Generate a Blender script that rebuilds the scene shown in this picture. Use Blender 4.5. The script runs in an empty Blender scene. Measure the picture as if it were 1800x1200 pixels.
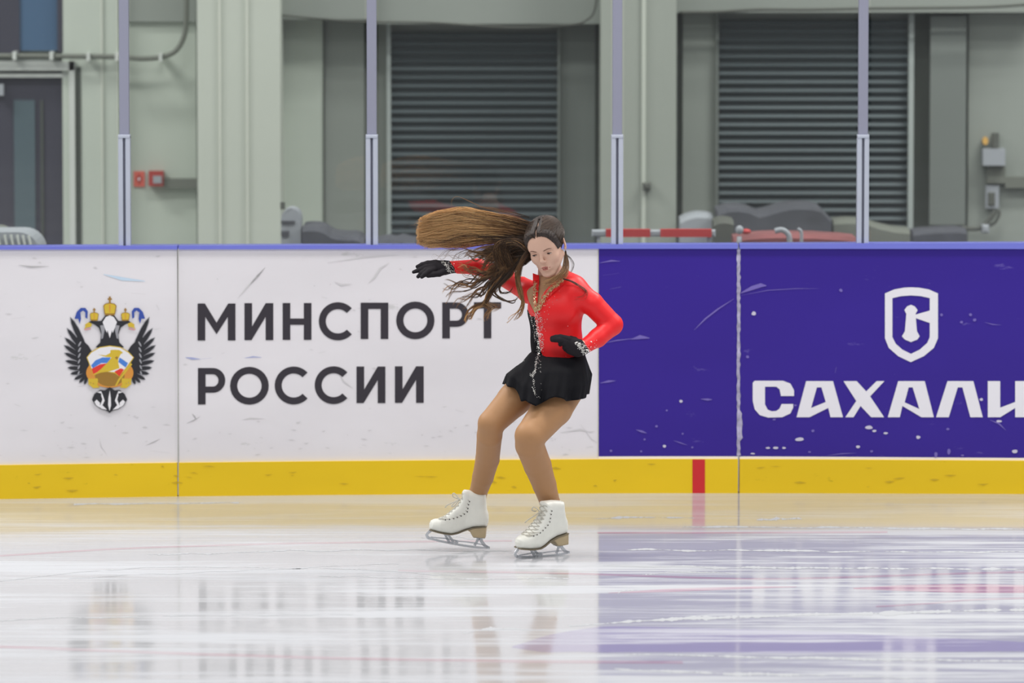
import bpy, math, random
import numpy as np
from mathutils import Vector
from mathutils.geometry import tessellate_polygon
random.seed(7); rng = np.random.default_rng(11)
S = bpy.context.scene
# ------------------------------------------------------------------ camera
F = 10000.0; CAMZ = 2.6
PITCH = math.atan(0.0793); CP, SP = math.cos(PITCH), math.sin(PITCH)
cd = bpy.data.cameras.new('camera'); cam = bpy.data.objects.new('camera', cd); S.collection.objects.link(cam)
cam.location = (0, 0, CAMZ); cam.rotation_euler = (math.pi/2 - PITCH, 0, 0)
cd.sensor_width = 36.0; cd.lens = 200.0; cd.clip_start = 0.1; cd.clip_end = 200
cd.dof.use_dof = True; cd.dof.focus_distance = 22.25; cd.dof.aperture_fstop = 3.2
S.camera = cam
# ------------------------------------------------------------------ world, lights, exposure
W = bpy.data.worlds.new('world'); S.world = W; W.use_nodes = True
bg = W.node_tree.nodes['Background']; bg.inputs[0].default_value = (0.93, 0.96, 1.0, 1); bg.inputs[1].default_value = 0.40
def area(x, y, z, sx, sy, power, col=(1, .98, .95)):
    l = bpy.data.lights.new('arena_light', 'AREA'); l.shape = 'RECTANGLE'; l.size = sx; l.size_y = sy; l.energy = power; l.color = col
    o = bpy.data.objects.new('arena_light', l); S.collection.objects.link(o); o.location = (x, y, z)
    return o
for x in (-9, 0, 9):
    for y, pw in ((5, 170), (13.5, 260), (22, 430)):
        area(x, y, 9.5, 5.5, 1.2, pw)
for x in (-7, 5):
    area(x, 26.6, 7.5, 4.0, 0.8, 480)
S.view_settings.view_transform = 'Standard'; S.view_settings.look = 'None'
S.view_settings.gamma = 1; S.view_settings.use_curve_mapping = False
S.view_settings.exposure = 0.06

# ------------------------------------------------------------------ projection helpers
def at(px, py, Y):
    dx = (np.asarray(px, float) - 900)/F; dy = (600 - np.asarray(py, float))/F
    ry = CP + dy*SP; rz = -SP + dy*CP
    t = Y/ry
    return np.stack(np.broadcast_arrays(t*dx, Y + 0*t, CAMZ + t*rz), -1)
def proj(P):
    x = P[..., 0]; y = P[..., 1]; z = P[..., 2] - CAMZ
    d = y*CP - z*SP; u = y*SP + z*CP
    return 900 + F*x/d, 600 - F*u/d
def Yice(py):
    dy = (600 - py)/F
    return CAMZ*(CP + dy*SP)/(SP - dy*CP)
# ------------------------------------------------------------------ object helpers
def link(o, parent=None):
    S.collection.objects.link(o)
    if parent is not None: o.parent = parent
    return o
def tag(o, label=None, cat=None, group=None, kind=None):
    if label: o['label'] = label
    if cat: o['category'] = cat
    if group: o['group'] = group
    if kind: o['kind'] = kind
    return o
def wpos(o):
    v = Vector((0, 0, 0))
    while o is not None: v += o.location; o = o.parent
    return np.array(v)
def empty(name, loc):
    o = bpy.data.objects.new(name, None); link(o); o.location = tuple(float(c) for c in loc); o.empty_display_size = .1
    return o
def mk(name, V, Fc, mat, parent=None, origin=None, smooth=False, mi=None):
    V = np.asarray(V, float).reshape(-1, 3)
    if parent is not None: org = wpos(parent)
    elif origin is not None: org = np.asarray(origin, float)
    else: org = np.array([(V[:, 0].min()+V[:, 0].max())/2, (V[:, 1].min()+V[:, 1].max())/2, V[:, 2].min()])
    me = bpy.data.meshes.new(name)
    V = V - org
    if isinstance(Fc, np.ndarray):
        n, k = Fc.shape
        me.vertices.add(len(V)); me.vertices.foreach_set('co', V.astype(np.float32).ravel())
        me.loops.add(n*k); me.loops.foreach_set('vertex_index', Fc.astype(np.int32).ravel())
        me.polygons.add(n); me.polygons.foreach_set('loop_start', np.arange(0, n*k, k, dtype=np.int32))
        me.update(calc_edges=True); me.validate()
    else:
        me.from_pydata([tuple(v) for v in V], [], [tuple(f) for f in Fc]); me.update()
    for m in (mat if isinstance(mat, (list, tuple)) else [mat]): me.materials.append(m)
    if mi is not None: me.polygons.foreach_set('material_index', np.asarray(mi, np.int32))
    if smooth: me.polygons.foreach_set('use_smooth', [True]*len(me.polygons))
    o = bpy.data.objects.new(name, me); link(o, parent)
    if parent is None: o.location = tuple(float(c) for c in org)
    return o
class MB:
    def __init__(s): s.V = []; s.F = []; s.M = []
    def add(s, V, Fc, m=0):
        b = len(s.V); s.V += [tuple(map(float, v)) for v in V]; s.F += [tuple(int(i)+b for i in f) for f in Fc]; s.M += [m]*len(Fc); return s
    def box(s, x0, x1, y0, y1, z0, z1, m=0):
        V = [(x, y, z) for x in (x0, x1) for y in (y0, y1) for z in (z0, z1)]
        return s.add(V, [(0,1,3,2),(4,6,7,5),(0,4,5,1),(2,3,7,6),(0,2,6,4),(1,5,7,3)], m)
    def bevbox(s, x0, x1, y0, y1, z0, z1, b, m=0):
        V = []; 
        for x, z, bx, bz in ((x0,z0,b,b),(x1,z0,-b,b),(x1,z1,-b,-b),(x0,z1,b,-b)): V.append((x+bx, y0, z+bz))
        for x, z in ((x0,z0),(x1,z0),(x1,z1),(x0,z1)): V.append((x, y0+b, z))
        for x, z in ((x0,z0),(x1,z0),(x1,z1),(x0,z1)): V.append((x, y1, z))
        Fc = [(0,1,2,3),(11,10,9,8)]
        for r in (0, 4):
            for i in range(4): j = (i+1) % 4; Fc.append((r+i, r+4+i, r+4+j, r+j))
        return s.add(V, Fc, m)
    def tube(s, pts, r, n=8, m=0, cap=True):
        P = np.asarray(pts, float); k = len(P); R = np.broadcast_to(np.asarray(r, float), (k,))
        T = np.gradient(P, axis=0); T /= np.linalg.norm(T, axis=1)[:, None] + 1e-12
        up = np.array([0, 0, 1.]) if abs(T[0][2]) < .8 else np.array([0, 1., 0])
        V = []
        for i in range(k):
            a = np.cross(T[i], up); 
            if np.linalg.norm(a) < 1e-4: a = np.cross(T[i], [1, .1, 0])
            a /= np.linalg.norm(a); b = np.cross(T[i], a); up = -b if np.dot(-b, up) > 0 else b
            for j in range(n):
                t = 2*math.pi*j/n; V.append(P[i] + R[i]*(a*math.cos(t) + b*math.sin(t)))
        Fc = [(i*n+j, i*n+(j+1) % n, (i+1)*n+(j+1) % n, (i+1)*n+j) for i in range(k-1) for j in range(n)]
        if cap: Fc += [tuple(range(n))[::-1], tuple(range((k-1)*n, k*n))]
        return s.add(V, Fc, m)
    def build(s, name, mat, parent=None, smooth=False, origin=None):
        return mk(name, s.V, s.F, mat, parent, origin, smooth, s.M)
def prect(x0, y0, x1, y1, Y):
    """pixel rectangle on the plane y=Y -> X0,X1,Z0,Z1"""
    ym = (y0+y1)/2; xm = (x0+x1)/2
    return at(x0, ym, Y)[0], at(x1, ym, Y)[0], at(xm, y1, Y)[2], at(xm, y0, Y)[2]
def pbox(mb, x0, y0, x1, y1, Y, th, m=0, z0=None, z1=None, bev=0):
    X0, X1, Z0, Z1 = prect(x0, y0, x1, y1, Y)
    if z0 is not None: Z0 = z0
    if z1 is not None: Z1 = z1
    if bev: return mb.bevbox(X0, X1, Y, Y+th, Z0, Z1, bev, m)
    return mb.box(X0, X1, Y, Y+th, Z0, Z1, m)
# ------------------------------------------------------------------ materials
def lin(c):
    c = np.asarray(c, float)/255
    return tuple(np.where(c <= .04045, c/12.92, ((c+.055)/1.055)**2.4))
LIGHT = 0.86
def alb(c, g=LIGHT):
    return tuple(min(.95, v/g) for v in lin(c)) + (1,)
def mat(name, col, rough=.6, metal=0, spec=.5, noise=0, nscale=8, stretch=(1, 1, 1), bump=0, bscale=60):
    m = bpy.data.materials.new(name); m.use_nodes = True; nt = m.node_tree; b = nt.nodes['Principled BSDF']
    b.inputs['Base Color'].default_value = col if len(col) == 4 else tuple(col)+(1,)
    b.inputs['Roughness'].default_value = rough; b.inputs['Metallic'].default_value = metal
    b.inputs['Specular IOR Level'].default_value = spec
    if noise or bump:
        tc = nt.nodes.new('ShaderNodeTexCoord'); mp = nt.nodes.new('ShaderNodeMapping'); nt.links.new(tc.outputs['Object'], mp.inputs[0]); mp.inputs['Scale'].default_value = stretch
    if noise:
        n = nt.nodes.new('ShaderNodeTexNoise'); n.inputs['Scale'].default_value = nscale; n.inputs['Detail'].default_value = 5
        nt.links.new(mp.outputs[0], n.inputs['Vector'])
        r = nt.nodes.new('ShaderNodeMapRange'); r.inputs['From Min'].default_value = .3; r.inputs['From Max'].default_value = .7
        r.inputs['To Min'].default_value = 1-noise; r.inputs['To Max'].default_value = 1+noise
        nt.links.new(n.outputs['Fac'], r.inputs['Value'])
        mx = nt.nodes.new('ShaderNodeVectorMath'); mx.operation = 'SCALE'; mx.inputs[0].default_value = tuple(col[:3])
        nt.links.new(r.outputs[0], mx.inputs['Scale']); nt.links.new(mx.outputs[0], b.inputs['Base Color'])
    if bump:
        n = nt.nodes.new('ShaderNodeTexNoise'); n.inputs['Scale'].default_value = bscale; nt.links.new(mp.outputs[0], n.inputs['Vector'])
        bp = nt.nodes.new('ShaderNodeBump'); bp.inputs['Strength'].default_value = bump; bp.inputs['Distance'].default_value = .01
        nt.links.new(n.outputs['Fac'], bp.inputs['Height']); nt.links.new(bp.outputs[0], b.inputs['Normal'])
    return m
def board_mat(name, base, mark, rough, amount, scale):
    """plastic facing with small scattered chips and scuffs"""
    m = bpy.data.materials.new(name); m.use_nodes = True; nt = m.node_tree; b = nt.nodes['Principled BSDF']; N = nt.nodes.new; L = nt.links.new
    b.inputs['Roughness'].default_value = rough; b.inputs['Specular IOR Level'].default_value = .35
    tc = N('ShaderNodeTexCoord'); mp = N('ShaderNodeMapping'); mp.inputs['Scale'].default_value = (.55, 1, 1.6); L(tc.outputs['Object'], mp.inputs[0])
    n1 = N('ShaderNodeTexNoise'); n1.inputs['Scale'].default_value = scale; n1.inputs['Detail'].default_value = 6; n1.inputs['Roughness'].default_value = .65; L(mp.outputs[0], n1.inputs['Vector'])
    r1 = N('ShaderNodeMapRange'); r1.inputs['From Min'].default_value = .665; r1.inputs['From Max'].default_value = .72; r1.inputs['To Max'].default_value = amount; L(n1.outputs['Fac'], r1.inputs['Value'])
    n2 = N('ShaderNodeTexNoise'); n2.inputs['Scale'].default_value = 1.7; n2.inputs['Detail'].default_value = 3; L(mp.outputs[0], n2.inputs['Vector'])
    r2 = N('ShaderNodeMapRange'); r2.inputs['From Min'].default_value = .3; r2.inputs['From Max'].default_value = .7; r2.inputs['To Min'].default_value = .95; r2.inputs['To Max'].default_value = 1.05; L(n2.outputs['Fac'], r2.inputs['Value'])
    v = N('ShaderNodeVectorMath'); v.operation = 'SCALE'; v.inputs[0].default_value = base[:3]; L(r2.outputs[0], v.inputs['Scale'])
    mx = N('ShaderNodeMix'); mx.data_type = 'RGBA'; L(r1.outputs[0], mx.inputs['Factor']); L(v.outputs[0], mx.inputs['A']); mx.inputs['B'].default_value = mark
    L(mx.outputs['Result'], b.inputs['Base Color'])
    return m
M = {}
M['white_film'] = board_mat('white_film', alb((219,216,220)), alb((182,182,180)), .45, .55, 9)
M['purple_film'] = board_mat('purple_film', alb((53,34,138)), alb((120,108,178)), .35, .5, 10)
M['kick'] = board_mat('yellow_kick', alb((226,190,30)), alb((150,125,20)), .4, .45, 12)
M['red_paint'] = mat('red_paint', alb((200,40,45)), .4)
M['cap_blue'] = mat('cap_blue', alb((112,118,205)), .4)
M['ink'] = mat('ink', alb((48,44,52)), .5)
M['logo_white'] = mat('logo_white', alb((226,224,230)), .5)
M['seam'] = mat('seam', alb((165,160,185)), .6, noise=.3, nscale=40)
M['seam_grey'] = mat('seam_grey', alb((165,165,160)), .6)
M['alu'] = mat('aluminium', alb((176,182,196)), .45, .0, noise=.03)
M['alu_lilac'] = mat('aluminium_lilac', alb((138,140,158)), .5)
M['alu_dark'] = mat('aluminium_groove', alb((95,98,112)), .6)
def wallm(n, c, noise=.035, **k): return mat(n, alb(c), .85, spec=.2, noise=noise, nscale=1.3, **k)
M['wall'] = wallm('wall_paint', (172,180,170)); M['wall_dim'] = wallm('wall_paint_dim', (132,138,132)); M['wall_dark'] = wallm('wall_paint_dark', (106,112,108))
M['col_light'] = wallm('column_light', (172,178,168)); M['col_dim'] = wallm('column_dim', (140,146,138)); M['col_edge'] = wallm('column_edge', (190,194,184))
M['gap'] = mat('gap_dark', alb((70,75,70)), .9)
M['slat'] = mat('shutter_slat', alb((66,77,80)), .6, noise=.05, nscale=3)
M['frame_grey'] = mat('frame_grey', alb((150,158,155)), .6)
M['door_dark'] = mat('door_dark', alb((62,62,72)), .25)
M['door_pane'] = mat('door_pane', alb((78,92,98)), .15)
M['win_blue'] = mat('window_blue', alb((72,96,122)), .12)
M['white_frame'] = mat('white_frame', alb((185,190,185)), .5)
M['cable'] = mat('cable_dark', alb((75,78,72)), .7)
M['tray'] = mat('cable_tray', alb((98,102,94)), .6)
M['red_box'] = mat('red_box', alb((150,48,42)), .5); M['sign_red'] = mat('sign_red', alb((195,92,78)), .6)
M['dark_stuff'] = mat('dark_fabric', alb((66,68,74)), .9, noise=.2, nscale=6)
M['grey_stuff'] = mat('grey_plastic', alb((140,145,150)), .6)
M['barrier_red'] = mat('barrier_red', alb((175,50,48)), .5)
M['orange'] = mat('orange_knob', alb((190,150,80)), .5)
M['skin'] = mat('skin', alb((206,168,148)), .5, spec=.3)
M['mesh_nude'] = mat('nude_mesh', alb((176,140,108)), .6, spec=.2)
M['tights'] = mat('tan_tights', alb((166,125,88)), .5, spec=.3)
M['red_lycra'] = mat('red_lycra', alb((228,36,40)), .42, spec=.35, bump=.02, bscale=30)
M['black_lycra'] = mat('black_lycra', alb((13,13,18)), .7, spec=.15)
M['glove'] = mat('black_glove', alb((34,31,35)), .75, spec=.2)
M['stone'] = mat('rhinestone', (.9,.88,.84,1), .18, .6, spec=1)
M['stone_gold'] = mat('gold_rhinestone', (.8,.68,.42,1), .2, .7, spec=1)
M['lip'] = mat('lips', alb((158,86,80)), .45)
M['brow'] = mat('brow', alb((112,82,68)), .8)
M['eyew'] = mat('eye_white', alb((185,170,160)), .3); M['iris'] = mat('iris', alb((52,38,34)), .25); M['lash'] = mat('lash', alb((60,44,40)), .8)
M['boot'] = mat('boot_leather', alb((222,222,214)), .4, spec=.4, noise=.03, nscale=30)
M['sole'] = mat('boot_sole', alb((112,102,84)), .6); M['heel'] = mat('boot_heel', alb((176,158,126)), .5, noise=.05, nscale=40)
M['lace'] = mat('lace', alb((190,187,177)), .8); M['eyelet'] = mat('eyelet', alb((70,68,66)), .5)
M['blade'] = mat('steel_blade', (.72,.74,.78,1), .35, .35)
for k, c in dict(eblack=(38,38,44), ewhite=(226,224,228), egold=(206,176,52), eblue=(70,124,205), enavy=(50,76,160), ered=(216,56,42), eorange=(208,140,58), ebrown=(150,112,44), egrey=(150,150,156), epink=(210,150,150)).items():
    M[k] = mat('emblem_'+k[1:], alb(c), .5)
# ---- ice
def ice_mat(name, paint=None, mixf=0.0):
    m = bpy.data.materials.new(name); m.use_nodes = True; nt = m.node_tree; N = nt.nodes.new; L = nt.links.new
    b = nt.nodes['Principled BSDF']; out = nt.nodes['Material Output']
    geo = N('ShaderNodeNewGeometry')
    def noise(sx, sy, sc, det=5, rgh=.55, dist=0.0, off=0):
        mp = N('ShaderNodeMapping'); mp.inputs['Scale'].default_value = (sx, sy, 1); mp.inputs['Location'].default_value = (off, off*.7, 0); mp.inputs['Rotation'].default_value = (0, 0, .03)
        L(geo.outputs['Position'], mp.inputs[0]); n = N('ShaderNodeTexNoise'); n.inputs['Scale'].default_value = sc; n.inputs['Detail'].default_value = det; n.inputs['Roughness'].default_value = rgh; n.inputs['Distortion'].default_value = dist
        L(mp.outputs[0], n.inputs['Vector']); return n.outputs['Fac']
    def rng_(v, a, c, lo, hi):
        r = N('ShaderNodeMapRange'); r.inputs['From Min'].default_value = a; r.inputs['From Max'].default_value = c; r.inputs['To Min'].default_value = lo; r.inputs['To Max'].default_value = hi; L(v, r.inputs['Value']); return r.outputs[0]
    def math_(op, a, c):
        n = N('ShaderNodeMath'); n.operation = op
        for i, v in enumerate((a, c)):
            if isinstance(v, float): n.inputs[i].default_value = v
            else: L(v, n.inputs[i])
        return n.outputs[0]
    n_big = noise(.35, 1.0, 1.0, 3, .5, .3, 3.1)
    n_mid = noise(.55, 3.2, 1.0, 6, .62, .6, 0)
    n_fine = noise(1.1, 11, 1.0, 6, .7, .4, 9)
    sx = N('ShaderNodeSeparateXYZ'); L(geo.outputs['Position'], sx.inputs[0])
    n_line = noise(.28, 22, 1.0, 4, .75, .2, 21)
    snow = math_('ADD', math_('ADD', math_('MULTIPLY', n_big, .5), math_('MULTIPLY', n_mid, .8)), math_('ADD', math_('MULTIPLY', n_fine, .45), math_('MULTIPLY', n_line, .45)))
    frost = rng_(snow, 1.07, 1.22, 0.0, .95)
    # fewer skate marks near the boards
    near = rng_(sx.outputs['Y'], 22.6, 23.5, 1.0, .35)
    frost = math_('MULTIPLY', frost, near)
    base = N('ShaderNodeMix'); base.data_type = 'RGBA'; base.inputs['A'].default_value = (.46,.465,.48,1) if paint is None else paint
    base.inputs['B'].default_value = (.6,.6,.6,1); base.inputs['Factor'].default_value = mixf
    L(base.outputs['Result'], b.inputs['Base Color'])
    b.inputs['IOR'].default_value = 1.33
    L(rng_(n_mid, .35, .65, .05, .11), b.inputs['Roughness'])
    bp = N('ShaderNodeBump'); bp.inputs['Strength'].default_value = .09; bp.inputs['Distance'].default_value = .004
    L(n_fine, bp.inputs['Height']); L(bp.outputs[0], b.inputs['Normal'])
    d = N('ShaderNodeBsdfDiffuse'); d.inputs['Color'].default_value = (.48,.49,.515,1) if paint is None else tuple(.35*a+.65*c for a, c in zip(paint, (.48,.49,.515,1)))
    mx = N('ShaderNodeMixShader'); L(frost, mx.inputs[0]); L(b.outputs[0], mx.inputs[1]); L(d.outputs[0], mx.inputs[2]); L(mx.outputs[0], out.inputs['Surface'])
    return m
M['ice'] = ice_mat('ice')
M['ice_red'] = ice_mat('ice_red_line', (.44,.33,.36,1)); M['ice_red2'] = ice_mat('ice_red_spot', (.48,.29,.33,1)); M['ice_blue'] = ice_mat('ice_blue_mark', (.36,.34,.45,1))
# ---- shield glass: clear, faint tint, mirror-like fresnel reflection
g = bpy.data.materials.new('shield_glass'); g.use_nodes = True; nt = g.node_tree; nt.nodes.clear(); N = nt.nodes.new
o_ = N('ShaderNodeOutputMaterial'); tr = N('ShaderNodeBsdfTransparent'); tr.inputs[0].default_value = (.965,.975,.972,1)
gl = N('ShaderNodeBsdfGlossy'); gl.inputs['Roughness'].default_value = .02
fr = N('ShaderNodeFresnel'); fr.inputs['IOR'].default_value = 1.45; df = N('ShaderNodeBsdfDiffuse'); df.inputs[0].default_value = (.75,.78,.8,1)
m1 = N('ShaderNodeMixShader'); m1.inputs[0].default_value = .018; nt.links.new(tr.outputs[0], m1.inputs[1]); nt.links.new(df.outputs[0], m1.inputs[2])
m2 = N('ShaderNodeMixShader'); nt.links.new(fr.outputs[0], m2.inputs[0]); nt.links.new(m1.outputs[0], m2.inputs[1]); nt.links.new(gl.outputs[0], m2.inputs[2]); nt.links.new(m2.outputs[0], o_.inputs[0])
M['glass'] = g

# ================================================================== SETTING
YW = 29.5
BX = [-900, 0, 310, 1050, 1290, 1750, 2700]
def ip(x, ys): return np.interp(x, BX, ys)
# smooth the control polyline a little
def smooth_ip(x, ys):
    x = np.asarray(x, float); return sum(ip(x+o, ys) for o in (-240, -120, 0, 120, 240))/5
def py_base(x): return smooth_ip(x, [889, 877, 871, 866, 865.6, 867.3, 871])
def py_yel(x): return smooth_ip(x, [829, 817, 812.2, 806, 805.5, 809, 813])
def py_blue(x): return smooth_ip(x, [441, 438.3, 438, 437, 436.8, 437.3, 438])
def py_cap(x): return smooth_ip(x, [436, 433.3, 431.4, 430, 428.6, 427, 426])
def Yb(x): return Yice(py_base(x))
# ice and floors
ice = MB(); ice.add([(-16,-4,0),(16,-4,0),(16,24.9,0),(-16,24.9,0)], [(0,1,2,3)])
ice_o = tag(ice.build('floor', M['ice'], origin=(0,12,0)), 'white skated ice sheet with frosty streaks and faint painted lines', 'ice rink floor', kind='structure')
fl = MB(); fl.box(-16, 16, 24.9, YW+.6, -.1, -.002)
tag(fl.build('floor', mat('concrete', alb((120,120,120)), .8, noise=.05)), 'concrete floor behind the boards', 'floor', kind='structure')
# painted lines under the ice
def ice_strip(name, pts, w, m, rag=0, zz=.0002):
    N_ = 60 if not rag else max(60, int((pts[-1][0]-pts[0][0])/4)); xs = np.linspace(pts[0][0], pts[-1][0], N_); ys = np.interp(xs, [p[0] for p in pts], [p[1] for p in pts])
    k = np.ones(9)/9; yy = np.convolve(np.pad(ys, 4, 'edge'), k, 'valid')
    w = np.interp(xs, [p[0] for p in pts], w) if isinstance(w, (list, tuple)) else np.full(N_, float(w))
    if rag: w = w*np.clip(1+rag*np.interp(np.arange(N_), np.arange(0, N_+5, 5), rng.normal(0, 1, len(range(0, N_+5, 5))))+rag*rng.normal(0, .6, N_), .02, 3); yy = yy+np.interp(np.arange(N_), np.arange(0, N_+9, 9), rng.normal(0, .8, len(range(0, N_+9, 9))))
    A = []; B = []
    for x, y, ww in zip(xs, yy, w):
        for lst, q in ((A, y-ww/2), (B, y+ww/2)):
            p = at(x, q, Yice(q)); p[2] = zz; lst.append(p)
    V = A+B; n = len(xs)
    return mk(name, V, [(i, i+n, i+n+1, i+1) for i in range(n-1)], m, ice_o)
ice_strip('painted_red_line', [(-300,990),(0,977),(200,964),(450,956),(700,952),(900,950)], 3, M['ice_red'])
ice_strip('painted_red_line', [(700,1003),(950,1006),(1200,1014),(1330,1019),(1500,1014),(1700,1007),(2000,1002)], 3.5, M['ice_red'])
ice_strip('painted_red_line', [(-300,1128),(0,1136),(300,1148),(600,1157),(900,1162),(1200,1164)], 5, M['ice_red'])
ice_strip('painted_red_line', [(1050,936),(1300,936),(1560,935)], 3, M['ice_red2'])
ice_strip('painted_red_line', [(1070,1042),(1180,1037),(1330,1032),(1400,1031)], [1,6,4,1], M['ice_red2'])
ice_strip('painted_red_spot', [(1500,1034),(1580,1033),(1700,1034),(1900,1036),(2000,1037)], [2,10,16,12,2], M['ice_red2'])
ice_strip('painted_red_line', [(1540,1066),(1640,1060),(1700,1054),(1900,1048)], 3, M['ice_red'])
ice_strip('painted_blue_mark', [(900,1140),(960,1130),(1060,1122),(1400,1128),(1900,1138)], [2,30,46,40,10], M['ice_blue'])

M['snow'] = mat('ice_shavings', (.43,.44,.46,1), .9)
for p_, w_ in [([(0,1022),(130,1006),(225,998),(320,995),(640,1000),(800,1012)],1.6), ([(260,976),(420,970),(640,966),(900,968)],1.6), ([(120,1016),(400,1004),(700,990)],1.0), ([(560,1012),(760,1018),(1000,1016)],1.4), ([(815,1112),(850,1107),(900,1105),(960,1106)],[2,6,3,1]), ([(130,888),(260,885),(420,884)],1.6), ([(0,1090),(300,1082),(620,1080)],1.2), ([(1040,911),(1120,909),(1220,911)],[1,5,2]), ([(1330,914),(1370,911),(1410,912)],[2,6,2]), ([(1100,966),(1350,968),(1700,970),(1850,969)],2.2), ([(1060,994),(1300,998),(1800,1000)],[2,4,3]), ([(1000,1100),(1200,1086),(1500,1078),(1850,1070)],[2,5,6,4]), ([(1100,1150),(1400,1156),(1850,1163)],[2,4,3]), ([(1085,1042),(1095,1038),(1120,1037)],1.4), ([(1130,1010),(1180,1005),(1300,1008)],1.4), ([(1200,925),(1500,927),(1850,931)],2.0), ([(740,945),(800,944),(850,946)],1.2), ([(1080,1176),(1300,1184),(1600,1190)],[2,6,2])]:
    w_ = [q*.6 for q in w_] if isinstance(w_, list) else w_*.7
    ice_strip('skate_mark', p_, w_, M['snow'], .7, .0004)
# ---- dasher boards
def board_strip(mb, xa, xb, fa, fb, off_a, off_b, m=0, n=24):
    """face between two pixel-height curves on the board line; off = distance towards the rink"""
    xs = np.linspace(xa, xb, n); b = len(mb.V)
    A = [at(x, fa(x), Yb(x)) for x in xs]; B = [at(x, fb(x), Yb(x)) for x in xs]
    V = [(p[0], p[1]-off_a, p[2]) for p in A] + [(p[0], p[1]-off_b, p[2]) for p in B]
    mb.add(V, [(i, i+1, i+1+n, i+n) for i in range(n-1)], m)
def board_body(mb, xa, xb, ftop, fbot, off, depth, m=0, n=24, zbot=None):
    xs = np.linspace(xa, xb, n); V = []
    for x in xs:
        y = Yb(x); t = at(x, ftop(x), y); bt = at(x, fbot(x), y); zb = bt[2] if zbot is None else zbot
        X = (t[0]+bt[0])/2
        V += [(X, y-off, t[2]), (X, y-off, zb), (X, y-off+depth, zb), (X, y-off+depth, t[2])]
    Fc = []
    for i in range(n-1):
        for j in range(4): k = (j+1) % 4; Fc.append((4*i+j, 4*i+k, 4*i+4+k, 4*i+4+j))
    Fc += [(3,2,1,0), (4*n-4, 4*n-3, 4*n-2, 4*n-1)]
    mb.add(V, Fc, m)
panels = [(-672, 312), (314, 1297), (1300, 2283)]
plabel = ['white dasher board panel with the eagle emblem, left of the black lettering',
          'dasher board panel with black lettering on white and purple film at its right end',
          'purple dasher board panel with the white shield logo and white lettering']
boards = []
for (xa, xb), lb in zip(panels, plabel):
    xm = (xa+xb)/2; bo = empty('dasher_board', (at(xm, 868, Yb(xm))[0], Yb(xm)+.05, 0)); boards.append(bo)
    tag(bo, lb, 'rink board')
    mb = MB(); board_body(mb, xa, min(xb, 1052) if xa < 1000 else xa, py_blue, py_yel, 0, .06) if xa < 1052 else None
    if xa < 1052: mb.build('facing', M['white_film'], bo)
    if xb > 1052:
        mb = MB(); board_body(mb, max(xa, 1052), xb, py_blue, lambda x: py_yel(x)-4.5, .0, .06); mb.build('advertising_film', M['purple_film'], bo)
        mb = MB(); board_body(mb, max(xa, 1052), xb, lambda x: py_yel(x)-4.5, py_yel, .0, .06); mb.build('white_edge_strip', M['logo_white'], bo)
    mb = MB(); board_body(mb, xa, xb, py_yel, py_base, .012, .08, zbot=-.01); mb.build('kick_plate', M['kick'], bo)
    mb = MB(); board_body(mb, xa, xb, py_cap, py_blue, .01, .13); mb.build('cap_rail', M['cap_blue'], bo)
# red centre mark
def on_board(P, off=.0015):
    P = np.asarray(P, float); Y = Yb(P[:, 0]) - off
    return at(P[:, 0], P[:, 1], Y)
mb = MB(); board_strip(mb, 1217, 1239, lambda x: py_yel(x)+.5, lambda x: py_base(x)-.2, .0135, .0135, n=3); mb.build('red_mark', M['red_paint'], boards[1])
# ragged seam filler between the purple panels
xs = []; zs = np.linspace(438, 800, 60)
L_ = [(1295.5+rng.uniform(-1, .6), y) for y in zs]; R_ = [(1301+rng.uniform(-1, 1.6)+(3.5 if 722 < y < 770 else 0), y) for y in zs]
V = on_board(L_+R_, .002); mk('seam_filler', V, [(i, i+1, i+61, i+60) for i in range(59)], M['seam'], boards[2])
V = on_board([(312.3,438),(313.9,438),(313.9,870),(312.3,870)], .013); mk('seam_gap', V, [(3,2,1,0)], M['seam_grey'], boards[1])
V = on_board([(1050.6,438),(1052.2,438),(1052.2,802),(1050.6,802)], .002); mk('film_edge', V, [(3,2,1,0)], mat('film_edge', alb((196,194,176)), .6), boards[1])

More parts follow.
